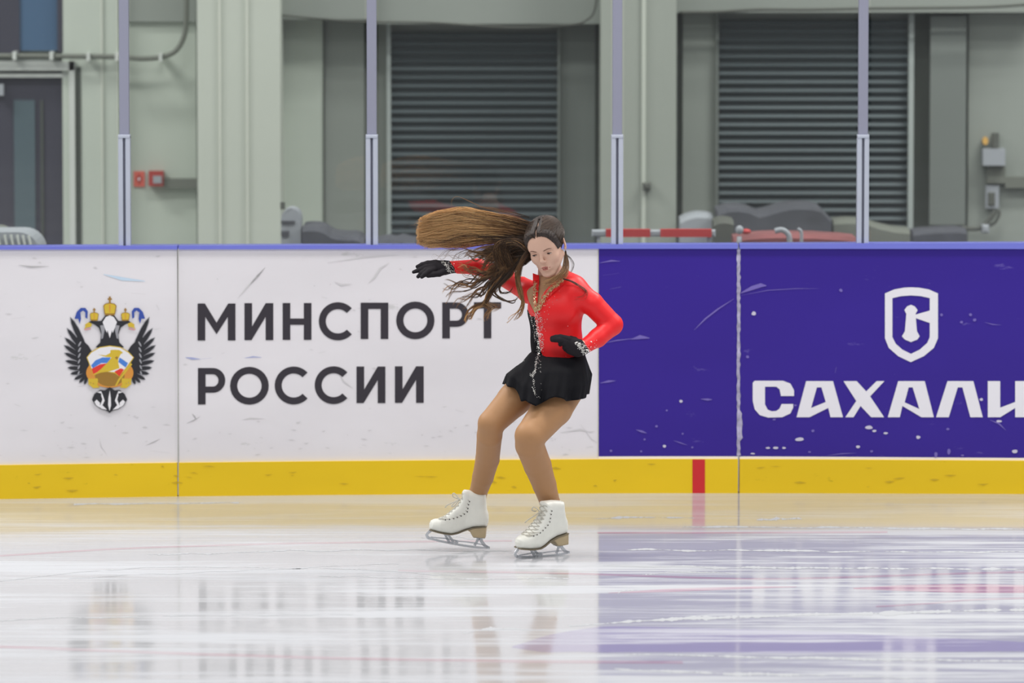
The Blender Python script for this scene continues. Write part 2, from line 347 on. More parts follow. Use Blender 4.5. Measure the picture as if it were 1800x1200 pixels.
# ---- lettering
def subdiv(loop, step=25):
    out = []
    for i in range(len(loop)):
        a = np.array(loop[i], float); b = np.array(loop[(i+1) % len(loop)], float); n = max(1, int(np.linalg.norm(b-a)/step))
        for k in range(n): out.append(tuple(a+(b-a)*k/n))
    return out
def poly_decal(mb, loops, off, m=0):
    loops = [subdiv(l) for l in loops]
    tris = tessellate_polygon([[Vector((p[0], p[1], 0)) for p in l] for l in loops])
    flat = [p for l in loops for p in l]
    mb.add(on_board(flat, off), tris, m)
def arc(cx, cy, rx, ry, a0, a1, n=28):
    return [(cx+rx*math.cos(math.radians(a0+(a1-a0)*i/n)), cy+ry*math.sin(math.radians(a0+(a1-a0)*i/n))) for i in range(n+1)]
def letter(mb, ch, x0, x1, y0, y1, sv=13.4, sh=11.0, off=.0015):
    w = x1-x0; h = y1-y0
    def P(*l): poly_decal(mb, [list(a) for a in l], off)
    if ch == 'M':
        mx = (x0+x1)/2
        P([(x0,y0),(x0+sv*.95,y0),(mx,y0+h*.52),(x1-sv*.95,y0),(x1,y0),(x1,y1),(x1-sv,y1),(x1-sv,y0+h*.36),(mx,y0+h*.83),(x0+sv,y0+h*.36),(x0+sv,y1),(x0,y1)])
    elif ch == 'I':   # И
        P([(x0,y0),(x0+sv,y0),(x0+sv,y0+h*.63),(x1-sv,y0),(x1,y0),(x1,y1),(x1-sv,y1),(x1-sv,y0+h*.37),(x0+sv*.93,y1),(x0,y1)])
    elif ch == 'H':
        a = y0+h*.42; b = a+sh
        P([(x0,y0),(x0+sv,y0),(x0+sv,a),(x1-sv,a),(x1-sv,y0),(x1,y0),(x1,y1),(x1-sv,y1),(x1-sv,b),(x0+sv,b),(x0+sv,y1),(x0,y1)])
    elif ch == 'P':   # П
        P([(x0,y0),(x1,y0),(x1,y1),(x1-sv,y1),(x1-sv,y0+sh),(x0+sv,y0+sh),(x0+sv,y1),(x0,y1)])
    elif ch == 'O':
        cx, cy = (x0+x1)/2, (y0+y1)/2
        P(arc(cx,cy,w/2,h/2+1,0,360)[:-1], arc(cx,cy,w/2-12.6,h/2-11.2,360,0)[:-1])
    elif ch == 'C':
        cx, cy = x0+h/2+1, (y0+y1)/2; R = h/2+1
        P(arc(cx,cy,R,R,-43,-317,40) + arc(cx,cy,R-12.2,R-12.2,-317,-43,40))
    elif ch == 'R':   # Р
        r = h*.34; cy = y0+r; cx = x1-r
        P([(x0,y0)] + arc(cx,cy,r,r,-90,90,18) + [(x0+sv,y0+2*r),(x0+sv,y1),(x0,y1)],
          [(x0+sv,y0+sh)] + [(x0+sv,y0+2*r-sh)] + arc(cx,cy,r-12,r-sh,90,-90,14))
    elif ch == 'T':
        cx = (x0+x1)/2; P([(x0,y0),(x1,y0),(x1,y0+sh),(cx+sv/2,y0+sh),(cx+sv/2,y1),(cx-sv/2,y1),(cx-sv/2,y0+sh),(x0,y0+sh)])
mb = MB()
for ch, a, b, y0, y1 in [('M',347.4,413.9,533.2,598.2),('I',429.7,480.4,532.6,597.6),('H',496.9,547.5,532.4,597.2),('C',560.5,620.7,532,597),('P',634,682.6,531.8,595.6),('O',696.4,763.8,530.8,595),('R',777.4,824,531.3,594.6),('T',833,881,531,594.4)]:
    letter(mb, ch, a, b, y0, y1)
mb.build('lettering', M['ink'], boards[1])
mb = MB()
for ch, a, b, y0, y1 in [('R',348,396,646.6,710.6),('O',404.4,472.5,645.5,710),('C',483,544.4,645,709.6),('C',553.2,613.4,644.6,709),('I',626.7,677.4,644,708.2),('I',694.2,744.8,643.6,707.8)]:
    letter(mb, ch, a, b, y0, y1)
mb.build('lettering', M['ink'], boards[1])
Z = lambda l: [(1280+x/3.4295, 480+y/3.4295) for x, y in l]
mb = MB()
poly_decal(mb, [Z([(148,660),(160,648),(330,648),(375,665),(397,705),(397,740),(318,740),(310,700),(290,684),(222,684),(222,790),(238,822),(262,832),(290,830),(310,815),(322,788),(392,788),(392,810),(375,845),(325,868),(240,870),(190,855),(160,820),(148,770)])], .002)
poly_decal(mb, [Z([(470,650),(632,650),(692,868),(617,868),(603,812),(490,868),(412,868)]), Z([(535,688),(500,812),(588,776),(562,688)])], .002)
poly_decal(mb, [Z([(695,650),(775,650),(832,712),(895,650),(942,650),(856,742),(940,868),(862,868),(798,800),(756,868),(706,868),(772,770)])], .002)
poly_decal(mb, [Z([(1025,650),(1185,650),(1240,868),(1165,868),(1050,800),(1035,868),(962,868)]), Z([(1088,688),(1064,778),(1152,818),(1112,688)])], .002)
poly_decal(mb, [Z([(1322,650),(1478,650),(1535,868),(1460,868),(1412,688),(1384,688),(1330,868),(1253,868)])], .002)
poly_decal(mb, [Z([(1565,650),(1640,650),(1640,810),(1730,776),(1730,650),(1808,650),(1808,868),(1730,868),(1730,812),(1640,868),(1565,868)])], .002)
mb.build('lettering', M['logo_white'], boards[2])
mb = MB()
outer = [(945,122),(1000,98),(1060,87),(1100,85),(1150,87),(1210,98),(1265,122),(1265,392),(1240,450),(1180,500),(1100,536),(1025,500),(968,450),(945,392)]
inner = [(990,150),(990,385),(1010,425),(1050,460),(1102,486),(1155,460),(1200,420),(1215,385),(1215,300),(1128,270),(1128,250),(1215,225),(1215,150),(1160,138),(1102,134),(1045,138)]
poly_decal(mb, [Z(outer), Z(inner)], .002)
poly_decal(mb, [Z([(1102,190),(1125,200),(1142,222),(1130,245),(1132,275),(1138,350),(1155,380),(1140,400),(1102,415),(1065,400),(1047,380),(1065,350),(1074,245),(1062,222),(1078,200)])], .0021)
mb.build('shield_logo', M['logo_white'], boards[2])
# ---- emblem (zoom frame: 5 px per photo px, origin 90,500)
E = lambda l: [(90+x/5, 500+y/5) for x, y in l]
EK = ['eblack','ewhite','egold','eblue','enavy','ered','eorange','ebrown','egrey','epink']; EI = {k: i for i, k in enumerate(EK)}
mb = MB(); lay = [0]; EY0 = float(Yb(193)); ESL = float(Yb(273)-Yb(113))/160
def ep(l, k, mirror=False, step=None):
    for q in ([l, [(1030-x, y) for x, y in l][::-1]] if mirror else [l]):
        lay[0] += 1; q = E(q); tris = tessellate_polygon([[Vector((a, b, 0)) for a, b in q]])
        P = np.array(q); Y = EY0 + ESL*(P[:, 0]-193) - .003 - .00004*lay[0]
        mb.add(at(P[:, 0], P[:, 1], Y), tris, EI[k])
# wings: fan of feathers
def feather(x0, y0, x1, y1, w, k):
    d = np.array([x1-x0, y1-y0], float); L = np.linalg.norm(d); d /= L; n = np.array([-d[1], d[0]])
    pts = []
    for t, ww in ((0,.5),(.25,1),(.6,1.05),(.85,.7),(1,0),(.85,-.7),(.6,-1.05),(.25,-1),(0,-.5)):
        pts.append(tuple(np.array([x0,y0])+d*L*t+n*w*ww))
    ep(pts, k, True)
ft = [(300,560,165,280,22),(290,590,135,378,20),(290,620,115,462,19),(290,650,108,530,19),(290,680,112,598,18),(295,710,120,668,18),(300,740,140,730,17),(305,760,165,785,16),(310,780,200,835,15),(315,790,245,865,14),(318,800,292,880,13)]
for a in ft: feather(a[0], a[1], a[2], a[3], a[4]+4, 'egrey'); 
for a in ft: feather(a[0], a[1], a[2]*.95+a[0]*.05, a[3]*.95+a[1]*.05, a[4]*.93, 'eblack')
ep([(360,590),(330,540),(270,480),(230,440),(215,520),(215,620),(240,720),(290,800),(330,830),(330,700)], 'eblack', True)
for k in range(6):
    feather(262-k*3, 500+k*52, 232-k*1+6, 545+k*50, 7, 'egrey')
# neck, heads
ep([(390,550),(430,510),(440,440),(420,380),(380,350),(330,330),(350,318),(400,322),(440,318),(480,265),(515,258),(550,265),(590,318),(630,322),(680,318),(700,330),(650,350),(610,380),(590,440),(600,510),(640,550),(600,560),(515,540),(430,560)], 'eblack')
ep([(452,330),(480,285),(515,270),(550,285),(578,330),(560,380),(530,450),(515,470),(500,450),(470,380)], 'ewhite')
ep([(430,360),(465,355),(470,400),(455,470),(440,480),(442,420)], 'egrey', True)
ep([(480,470),(495,400),(515,470),(535,400),(550,470),(560,520),(470,520)], 'eblack')
ep([(298,350),(330,330),(358,345),(352,370),(310,378),(288,395),(300,370)], 'egold', True); ep([(285,392),(345,380),(352,390),(300,402)], 'epink', True)
# crowns
def crown(cx, cy, s):
    ep([(cx-58*s,cy-40*s),(cx-40*s,cy-58*s),(cx,cy-66*s),(cx+40*s,cy-58*s),(cx+60*s,cy-40*s),(cx+48*s,cy+30*s),(cx+40*s,cy+45*s),(cx-40*s,cy+45*s),(cx-48*s,cy+30*s)], 'ebrown')
    ep([(cx-50*s,cy-38*s),(cx-35*s,cy-52*s),(cx,cy-58*s),(cx+35*s,cy-52*s),(cx+52*s,cy-38*s),(cx+40*s,cy+28*s),(cx-40*s,cy+28*s)], 'egold')
    ep([(cx-8*s,cy-66*s),(cx-8*s,cy-120*s),(cx+8*s,cy-120*s),(cx+8*s,cy-66*s)], 'ebrown')
    ep([(cx-18*s,cy-105*s),(cx-18*s,cy-90*s),(cx+18*s,cy-90*s),(cx+18*s,cy-105*s)], 'ebrown')
    ep([(cx-6*s,cy-50*s),(cx+6*s,cy-50*s),(cx+4*s,cy+20*s),(cx-4*s,cy+20*s)], 'eorange')
crown(515, 225, 1.0); crown(378, 288, .68); crown(652, 288, .68)
# ribbons
ep([(205,300),(225,240),(260,205),(300,205),(322,235),(318,300),(300,290),(300,245),(280,228),(255,245),(262,300),(250,345),(238,300)], 'enavy', True)
# ball / shield
ep(arc(515,775,208,130,0,360,40)[:-1], 'eorange'); ep(arc(515,800,130,95,0,360,30)[:-1], 'ebrown')
ep([(310,640),(350,590),(420,550),(515,535),(610,548),(680,590),(728,640),(690,700),(600,810),(560,780),(460,760),(370,790)], 'egold')
ep([(318,640),(355,597),(425,557),(515,543),(608,556),(675,597),(720,640),(660,725),(600,800),(560,770),(470,760),(372,780)], 'ewhite')
ep([(350,710),(390,665),(450,640),(520,640),(520,690),(440,690),(365,735)], 'eblue'); ep([(600,640),(640,665),(675,690),(655,730),(590,680)], 'eblue')
ep([(355,740),(430,700),(500,690),(470,740),(370,785)], 'ered'); ep([(555,765),(610,735),(640,745),(600,808)], 'ered')
ep([(410,615),(480,622),(520,600),(520,575),(560,572),(600,575),(632,598),(610,612),(590,650),(590,690),(600,735),(520,760),(430,775),(365,800),(440,740),(490,690),(530,640),(480,635)], 'egold')
ep([(560,640),(580,630),(590,645),(575,660)], 'ebrown'); ep([(560,890),(590,830),(700,690),(712,700),(600,845),(575,890)], 'egold')
for dx in (0, 22, 44, 62): ep([(325+dx,830),(340+dx,820),(350+dx,835),(345+dx,880),(330+dx,880)], 'egold', True)
ep([(320,870),(400,875),(430,905),(370,910)], 'egold', True)
# tail
ep([(515,900),(470,930),(430,925),(380,960),(358,1010),(390,1060),(440,1095),(480,1105),(512,1128),(545,1105),(590,1095),(640,1060),(668,1010),(645,960),(600,925),(560,930)], 'eblack')
ep([(400,945),(440,935),(440,975),(450,1010),(430,1060),(400,1050),(440,1090),(490,1100),(450,1060),(470,1020),(450,960)], 'ewhite', True)
ep([(515,930),(502,1000),(500,1060),(513,1110),(526,1060),(524,1000)], 'ewhite'); ep([(380,1030),(400,1010),(430,1040),(425,1080),(395,1060)], 'ewhite', True)
mb.build('emblem', [M[k] for k in EK], boards[0])
# ---- scuffs and chips
def sliver(mb, pts, w, off=.0012, m=0):
    P = np.array(pts, float); n = len(P); T = np.gradient(P, axis=0); T /= np.linalg.norm(T, axis=1)[:, None]; Nn = np.stack([-T[:, 1], T[:, 0]], 1)
    ww = np.sin(np.linspace(.15, math.pi-.15, n))[:, None]*w/2
    mb.add(on_board(np.concatenate([P+Nn*ww, P-Nn*ww]), off), [(i, i+1, i+1+n, i+n) for i in range(n-1)], m)
M['scuff'] = mat('scuff_grey', alb((176,174,176)), .7); M['scuff_blue'] = mat('scuff_blue', alb((160,166,205)), .7); M['scuff_cyan'] = mat('scuff_cyan', alb((190,210,228)), .7)
M['scuff_p'] = mat('scuff_purple', alb((112,98,176)), .6); M['chip'] = mat('chip', alb((196,192,210)), .7); M['scuff_soft'] = mat('scuff_soft', alb((200,198,200)), .7); M['scuff_k'] = mat('scuff_k', alb((196,164,30)), .6)
wm = [M['scuff'], M['scuff_soft'], M['scuff_blue'], M['scuff_cyan']]
mb = MB()
for pts, w, m in [([(33,466),(55,469),(86,468)],3,0),([(182,482),(215,490),(255,494)],6,3),([(105,800),(140,812)],1,1),([(256,783),(270,777),(282,771)],2,0),([(20,560),(45,557)],2,1),([(60,628),(72,623)],2,1),([(275,535),(280,545)],4,1),([(25,710),(36,714)],4,1),([(135,495),(142,497)],3,1),([(70,850),(90,853)],1,1),([(175,770),(178,785),(188,798)],1.5,1),([(230,515),(255,517)],2,1),([(265,792),(298,796)],2,1)]:
    sliver(mb, pts, w, m=m)
for k in range(40):
    x, y = rng.uniform(5, 300), rng.choice([rng.uniform(445, 800), rng.uniform(720, 805)]); l = rng.uniform(2, 14); sliver(mb, [(x,y),(x+l/2,y+rng.uniform(-1,1)),(x+l,y+rng.uniform(-2,2))], rng.uniform(.8, 2.2), m=1)
tag(mb.build('scuff_marks', wm, boards[0]), kind='stuff')
mb = MB()
for pts, w, m in [([(418,524),(434,505),(448,490),(462,476)],3,1),([(440,500),(452,486),(466,470)],4,0),([(648,497),(658,488),(668,472),(684,462)],4,1),([(588,495),(600,501),(618,499)],4,1),([(326,628),(338,630),(352,631)],4,2),([(352,631),(372,629)],1.5,2),([(430,629),(445,627),(460,628)],2.5,2),([(338,727),(342,732),(345,737)],3,0),([(328,744),(340,739),(352,732)],2,0),([(425,738),(440,735),(465,736)],2.4,1),([(598,660),(604,670),(620,682)],3,1),([(565,522),(575,524)],4,1),([(1020,745),(1040,772),(1050,778)],1.5,1),([(985,760),(1020,755),(1040,760)],3,1),([(575,462),(640,452),(700,448)],2,1),([(800,720),(815,724)],3,1),([(560,620),(572,618)],3,1)]:
    sliver(mb, pts, w, m=m)
for k in range(70):
    x, y = rng.uniform(320, 1040), rng.choice([rng.uniform(445, 800), rng.uniform(740, 800)]); l = rng.uniform(2, 12); sliver(mb, [(x,y),(x+l/2,y+rng.uniform(-1,1)),(x+l,y+rng.uniform(-2,2))], rng.uniform(.8, 2.2), off=.0011, m=1)
tag(mb.build('scuff_marks', wm, boards[1]), kind='stuff')
pm = [M['scuff_p'], M['chip']]
mb = MB()
for pts, w, m in [([(1220,580),(1240,560),(1262,543),(1290,525)],3,0),([(1110,596),(1125,592),(1142,594)],7,0),([(1060,603),(1085,598),(1120,594)],2,0),([(1055,673),(1070,670),(1082,669)],4,0),([(1054,462),(1075,458),(1090,459)],3,0),([(1060,484),(1088,480)],1.6,0),([(1118,755),(1128,758),(1137,761)],4,0),([(1184,774),(1196,778),(1208,782)],2,0),([(1232,701),(1244,702),(1252,702)],4,0),([(1072,508),(1092,504)],3,0)]:
    sliver(mb, pts, w, off=.002, m=m)
for x, y, r in [(1197,705,3),(1168,784,3),(1172,721,2),(1154,749,2.5),(1133,772,2),(1200,762,2),(1217,786,2),(1074,792,2.4),(1127,793,2)]:
    poly_decal(mb, [arc(x, y, r, r*.9, 0, 360, 8)[:-1]], .0022, 1 if r > 2.6 else 0)
tag(mb.build('scuff_marks', pm, boards[1]), kind='stuff')
mb = MB()
for pts, w, m in [([(1302,515),(1322,506),(1338,501),(1347,502)],8,0),([(1302,519),(1350,510),(1400,507),(1440,507)],1.2,0),([(1730,566),(1745,570),(1760,571)],1.6,0),([(1740,738),(1756,744),(1768,756)],3,0),([(1468,655),(1470,645)],4,0),([(1455,800),(1480,797),(1505,796)],1.6,0)]:
    sliver(mb, pts, w, off=.002, m=m)
for x, y, r, q in [(1325,551,4,1),(1314,627,3,.9),(1478,510,3,1),(1706,553,3,1),(1713,562,3,1),(1655,553,2.6,1),(1690,566,3,.8),(1405,772,8,.5),(1527,751,7,.5),(1537,757,4,.6),(1557,761,4,.5),(1429,757,3,.8),(1614,768,4,.8),(1666,754,3,.8),(1350,787,4,.5),(1364,787,5,.5),(1378,787,3.5,.6),(1508,785,3.5,.8),(1532,793,3,.7),(1784,793,5,.8),(1756,740,5,.5),(1361,737,3,.6),(1323,797,4,.4),(1668,793,3,2),(1645,799,3,2),(1692,800,3,.5),(1423,794,3,.6),(1725,702,3.5,.8),(1398,712,2.5,.8)]:
    poly_decal(mb, [[(x+a*rng.uniform(.8,1.15), y+b*q*rng.uniform(.8,1.2)) for a, b in [(r*math.cos(t), r*.9*math.sin(t)) for t in np.linspace(0, 2*math.pi, 10)[:-1]]]], .0022, 1 if r > 3.4 else 0)
tag(mb.build('scuff_marks', pm, boards[2]), kind='stuff')
mb = MB()
for k in range(38):
    x = rng.uniform(0, 1800); 
    if 1200 < x < 1250: continue
    y = py_yel(x)+rng.uniform(6, 50); l = rng.uniform(4, 22); sliver(mb, [(x,y),(x+l/2,y+rng.uniform(-1,1)),(x+l,y+rng.uniform(-2,2))], rng.uniform(1, 3.5), off=.0135)
tag(mb.build('kick_plate_scuffs', M['scuff_k'], boards[1]), kind='stuff')

# ---- shield posts and panes
POSTX = [-215, 218.5, 653.5, 1085, 1517, 1950]
plab = ['shield post outside the left edge of the photo', 'aluminium shield post beside the red fire call point, leftmost in view', 'aluminium shield post left of the first roller shutter', 'aluminium shield post in front of the second column, right of the skater', 'aluminium shield post crossing the right roller shutter', 'shield post outside the right edge of the photo']
ZT = 3.35
for x, lb in zip(POSTX, plab):
    Y = float(Yb(x))+.02; zc = at(x, py_cap(x), Y)[2]; zs_ = at(x, 240, Y)[2]; X = at(x, 300, Y)[0]; u = Y/F
    po = empty('shield_post', (X, Y+.02, zc)); tag(po, lb, 'post', 'aluminium posts between the glass shields')
    mb = MB(); mb.bevbox(X-8.5*u, X+8.5*u, Y, Y+.05, zs_, ZT, .003); mb.build('upper_profile', M['alu_lilac'], po)
    mb = MB(); mb.bevbox(X-10.5*u, X-2.2*u, Y-.012, Y+.05, zc, zs_, .003); mb.bevbox(X+2.2*u, X+10.5*u, Y-.012, Y+.05, zc, zs_, .003)
    mb.bevbox(X-10.5*u, X+10.5*u, Y-.014, Y+.05, zs_-.006, zs_+.008, .002); mb.build('lower_rail', M['alu'], po)
    mb = MB(); mb.box(X-2.3*u, X+2.3*u, Y-.002, Y+.04, zc, zs_-.006); mb.build('groove', M['alu_dark'], po)
glab = ['clear glass shield before the dark door at the far left', 'clear glass shield before the fire call point and the left column', 'clear glass shield before the first roller shutter, behind the flying hair', 'clear glass shield before the red barrier and the second column', 'clear glass shield before the grey electrical box at the right']
for (a, b), lb in zip(zip(POSTX[:-1], POSTX[1:]), glab):
    Pa = at(a+12.5, 430, Yb(a)+.045); Pb = at(b-12.5, 430, Yb(b)+.045); z0 = max(float(at(q, py_cap(q), Yb(q))[2]) for q in np.linspace(a, b, 9))+.001
    V = []
    for P_ in (Pa, Pb):
        for dy in (-.006, .006):
            for z in (z0, ZT-.02): V.append((P_[0], P_[1]+dy, z))
    mb = MB(); mb.add(V, [(0,1,3,2),(4,6,7,5),(0,4,5,1),(2,3,7,6),(0,2,6,4),(1,5,7,3)]); tag(mb.build('glass_shield', M['glass']), lb, 'glass panel', 'glass shields above the boards')

# ---- back wall
ZW0, ZW1 = 0, 4.2
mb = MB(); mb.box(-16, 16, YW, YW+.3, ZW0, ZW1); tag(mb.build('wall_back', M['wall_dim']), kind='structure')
def thing(name, rects, label, cat, Y=None, mats=None, group=None, z0=None, kind=None):
    """rects: (x0,y0,x1,y1,Y,thickness,mat key[,z0 floor?])"""
    keys = []; mb = MB()
    for r in rects:
        if r[6] not in keys: keys.append(r[6])
        zz = 0 if (len(r) > 7 and r[7] in ('f', 'ft')) else None; zt = ZW1 if (len(r) > 7 and r[7] in ('t', 'ft')) else None
        pbox(mb, r[0], r[1], r[2], r[3], r[4], r[5], keys.index(r[6]), z0=zz, z1=zt)
    o = mb.build(name, [M[k] for k in keys])
    return tag(o, label, cat, group, kind)
# wall panels
thing('trim_1', [(110,0,208,430,YW-.10,.10,'wall','ft')], None, None, kind='structure')
thing('trim_2', [(178,0,181,430,YW-.112,.012,'col_edge','ft')], None, None, kind='structure')
thing('trim_3', [(208,0,345,430,YW-.02,.02,'wall','ft')], None, None, kind='structure')
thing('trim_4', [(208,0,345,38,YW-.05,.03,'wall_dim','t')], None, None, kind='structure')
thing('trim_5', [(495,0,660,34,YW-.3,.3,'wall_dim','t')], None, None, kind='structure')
thing('trim_6', [(495,34,568,430,YW-.08,.08,'wall','f')], None, None, kind='structure')
thing('trim_7', [(568,34,571,430,YW-.085,.085,'gap','f')], None, None, kind='structure')
thing('trim_8', [(571,34,640,430,YW-.05,.05,'wall_dim','f')], None, None, kind='structure')
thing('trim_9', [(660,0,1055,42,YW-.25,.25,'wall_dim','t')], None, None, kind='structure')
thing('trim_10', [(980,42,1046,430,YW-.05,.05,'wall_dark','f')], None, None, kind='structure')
thing('trim_11', [(1046,42,1056,430,YW-.03,.03,'gap','f')], None, None, kind='structure')
thing('trim_12', [(1190,24,1200,430,YW-.03,.03,'gap','f')], None, None, kind='structure')
thing('trim_13', [(1200,24,1259,430,YW-.06,.06,'wall_dim','f')], None, None, kind='structure')
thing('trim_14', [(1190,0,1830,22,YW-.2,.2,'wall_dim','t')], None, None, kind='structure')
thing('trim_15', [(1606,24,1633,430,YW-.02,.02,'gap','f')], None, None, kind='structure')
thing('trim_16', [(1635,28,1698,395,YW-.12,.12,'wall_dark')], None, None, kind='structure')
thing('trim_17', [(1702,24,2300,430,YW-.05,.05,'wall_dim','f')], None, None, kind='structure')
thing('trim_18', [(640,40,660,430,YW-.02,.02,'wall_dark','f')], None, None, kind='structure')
# columns
def column(x0, x1, key, ekey, label, edges):
    o = thing('column', [(x0,0,x1,430,YW-.55,.55,key,'ft')], label, 'column')
    for e, w in edges:
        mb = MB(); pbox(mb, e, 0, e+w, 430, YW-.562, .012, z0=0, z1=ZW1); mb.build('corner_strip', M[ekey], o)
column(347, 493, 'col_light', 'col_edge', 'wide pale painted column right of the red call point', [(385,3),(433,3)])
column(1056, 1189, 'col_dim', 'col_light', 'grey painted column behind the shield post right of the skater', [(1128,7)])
# roller shutters
def shutter(x0, y0, x1, y1, label, fr):
    X0, X1, Z0, Z1 = prect(x0, y0, x1, y1, YW); sh = empty('roller_shutter', ((X0+X1)/2, YW, Z0)); tag(sh, label, 'roller shutter', 'dark roller shutters in the back wall')
    pitch = 15*YW/F; n = int((Z1-Z0)/pitch)+1; V = []; Fc = []; prof = [(0,.0),(.10,.024),(.42,.034),(.60,.026),(.66,.0)]
    zs = []
    for i in range(n):
        for t, d in prof: zs.append((Z1-(i+t)*pitch, d))
    for z, d in zs: V += [(X0, YW-.02-d, z), (X1, YW-.02-d, z)]
    Fc = [(2*i, 2*i+2, 2*i+3, 2*i+1) for i in range(len(zs)-1)]
    mk('slat_curtain', V, Fc, M['slat'], sh)
    for (a, b_, c, d_, k) in fr:
        mb = MB(); pbox(mb, a, b_, c, d_, YW-.09, .09); mb.build('guide_rail', M[k], sh)
    return sh
shutter(686, 56, 980, 440, 'dark grey roller shutter right of the second post, behind the skater\'s hair', [(680,40,687,440,'frame_grey'), (980,42,984,440,'wall_dark')])
s2 = shutter(1263, 34, 1597, 402, 'dark grey roller shutter crossed by the fourth post, at the right', [(1597,24,1606,402,'frame_grey'), (1258,24,1263,402,'wall_dark')])
# door and window at the far left
d = empty('door_1', (at(60, 300, YW)[0], YW-.1, 0)); tag(d, kind='structure')
mb = MB(); pbox(mb, -140, 135, 122, 440, YW-.06, .05, z0=0); mb.build('door_leaf', M['door_dark'], d)
mb = MB(); pbox(mb, 25, 176, 62, 440, YW-.07, .012, z0=.2); mb.build('door_pane', M['door_pane'], d)
mb = MB(); pbox(mb, 72, 176, 76, 440, YW-.07, .012, z0=.2); mb.build('door_profile', M['gap'], d)
mb = MB(); pbox(mb, 122, 108, 132, 440, YW-.12, .12, z0=0); pbox(mb, -140, 108, 132, 124, YW-.12, .12); pbox(mb, -140, 129, 118, 136, YW-.1, .1); mb.build('door_frame', M['white_frame'], d)
mb = MB(); pbox(mb, 133, 118, 143, 440, YW-.104, .01, z0=0); mb.build('door_gap', M['gap'], d)
mb = MB(); pbox(mb, -6, 148, 6, 168, YW-.12, .05); mb.build('door_closer', M['grey_stuff'], d)
w = empty('window_1', (at(50, 40, YW)[0], YW-.05, 2.6)); tag(w, kind='structure')
mb = MB(); pbox(mb, 34, -200, 100, 89, YW-.05, .04); mb.build('window_pane', M['win_blue'], w)
mb = MB(); pbox(mb, 100, -200, 110, 92, YW-.1, .09); pbox(mb, -140, -200, 34, 96, YW-.06, .05); mb.build('window_frame', M['door_dark'], w)
# cables and conduits
def wpath(pts, Y, n=8):
    P = np.array([at(x, y, Y) for x, y in pts]); return P
def spline(P, n=10):
    P = np.asarray(P, float); Q = np.vstack([2*P[0]-P[1], P, 2*P[-1]-P[-2]]); out = []
    for i in range(1, len(Q)-2):
        for k in range(n):
            t = k/n; out.append(.5*((2*Q[i])+(-Q[i-1]+Q[i+1])*t+(2*Q[i-1]-5*Q[i]+4*Q[i+1]-Q[i+2])*t*t+(-Q[i-1]+3*Q[i]-3*Q[i+1]+Q[i+2])*t**3))
    out.append(P[-1]); return np.array(out)
u = YW/F
mb = MB(); P = spline(wpath([(-100,98),(0,98),(130,99),(208,100),(250,103),(285,100),(308,90),(322,68),(327,40),(328,-20),(328,-60)], YW-.16)); mb.tube(P, 4.4*u, 8)
cab = mb.build('cable_bundle', M['tray'], smooth=True); tag(cab, 'dark cable bundle running above the door and curving up the wall', 'cable')
for x, y in [(25,98),(90,98),(155,100),(205,100),(282,101)]: mb = MB(); pbox(mb, x-3, y-7, x+3, y+7, YW-.19, .16); mb.build('cable_clip', M['white_frame'], cab)
mb = MB(); P = spline(wpath([(1195,22),(1260,21),(1330,17),(1420,17),(1520,15),(1620,14),(1700,13),(1760,11),(1830,6)], YW-.25)); mb.tube(P, 2.6*u, 8); tag(mb.build('cable', M['cable'], smooth=True), 'dark sagging cable along the beam above the right shutter', 'cable')
mb = MB(); P = spline(wpath([(495,27),(560,33),(640,38),(760,40),(900,48),(1000,44),(1030,36),(1045,18),(1052,-30)], YW-.32)); mb.tube(P, 1.8*u, 8); tag(mb.build('cable', M['cable'], smooth=True), 'dark cable under the beam above the first shutter, bending up at the column', 'cable')
# fire call point, sign, conduit
cp = thing('fire_call_point', [(261,301,287,327,YW-.09,.07,'red_box')], 'small red fire alarm call point on the grey wall', 'fire alarm call point')
mb = MB(); pbox(mb, 269, 309, 284, 322, YW-.095, .01); mb.build('front_plate', M['grey_stuff'], cp)
sg = thing('fire_sign', [(235,301,254,328,YW-.03,.01,'sign_red')], 'small square red sign with a diamond mark, left of the call point', 'sign')
mb = MB(); X0, X1, Z0, Z1 = prect(239, 305, 250, 324, YW-.035); cx, cz = (X0+X1)/2, (Z0+Z1)/2; yy = YW-.033
mb.add([(X0,yy,cz),(cx,yy,Z0),(X1,yy,cz),(cx,yy,Z1)], [(0,1,2,3)]); mb.build('diamond_mark', M['red_box'], sg)
mb = MB(); q = .35; yy -= .001; mb.add([(cx+(X0-cx)*q,yy,cz),(cx,yy,cz+(Z0-cz)*q),(cx+(X1-cx)*q,yy,cz),(cx,yy,cz+(Z1-cz)*q)], [(0,1,2,3)]); mb.build('inner_mark', M['logo_white'], sg)
thing('cable_duct', [(288,314,347,331,YW-.07,.05,'tray')], 'grey horizontal duct between the call point and the pale column', 'cable duct')
# right wall boxes
eb = thing('electrical_box', [(1728,262,1767,291,YW-.15,.1,'grey_stuff')], 'pale grey electrical box on the right wall', 'electrical box')
thing('wall_bracket', [(1735,292,1767,322,YW-.1,.05,'tray')], 'dark grey bracket right under the pale electrical box', 'bracket')
thing('cable_duct', [(1767,311,1900,330,YW-.1,.05,'tray')], 'grey horizontal duct running right from the electrical box', 'cable duct')
thing('wall_switch', [(1745,234,1756,260,YW-.1,.05,'cable')], 'small dark upright switch above the pale electrical box', 'switch')
mb = MB(); X, _, Zc = at(1731, 247, YW-.06); th = np.linspace(0, 2*math.pi, 17)[:-1]
mb.add([(X+5*u*math.cos(t), YW-.06, Zc+7*u*math.sin(t)) for t in th]+[(X+5*u*math.cos(t), YW-.1, Zc+7*u*math.sin(t)) for t in th], [tuple(range(16, 32))]+[(i, (i+1) % 16, 16+(i+1) % 16, 16+i) for i in range(16)])
tag(mb.build('warning_lamp', M['orange']), 'small orange round knob above the electrical box', 'lamp')
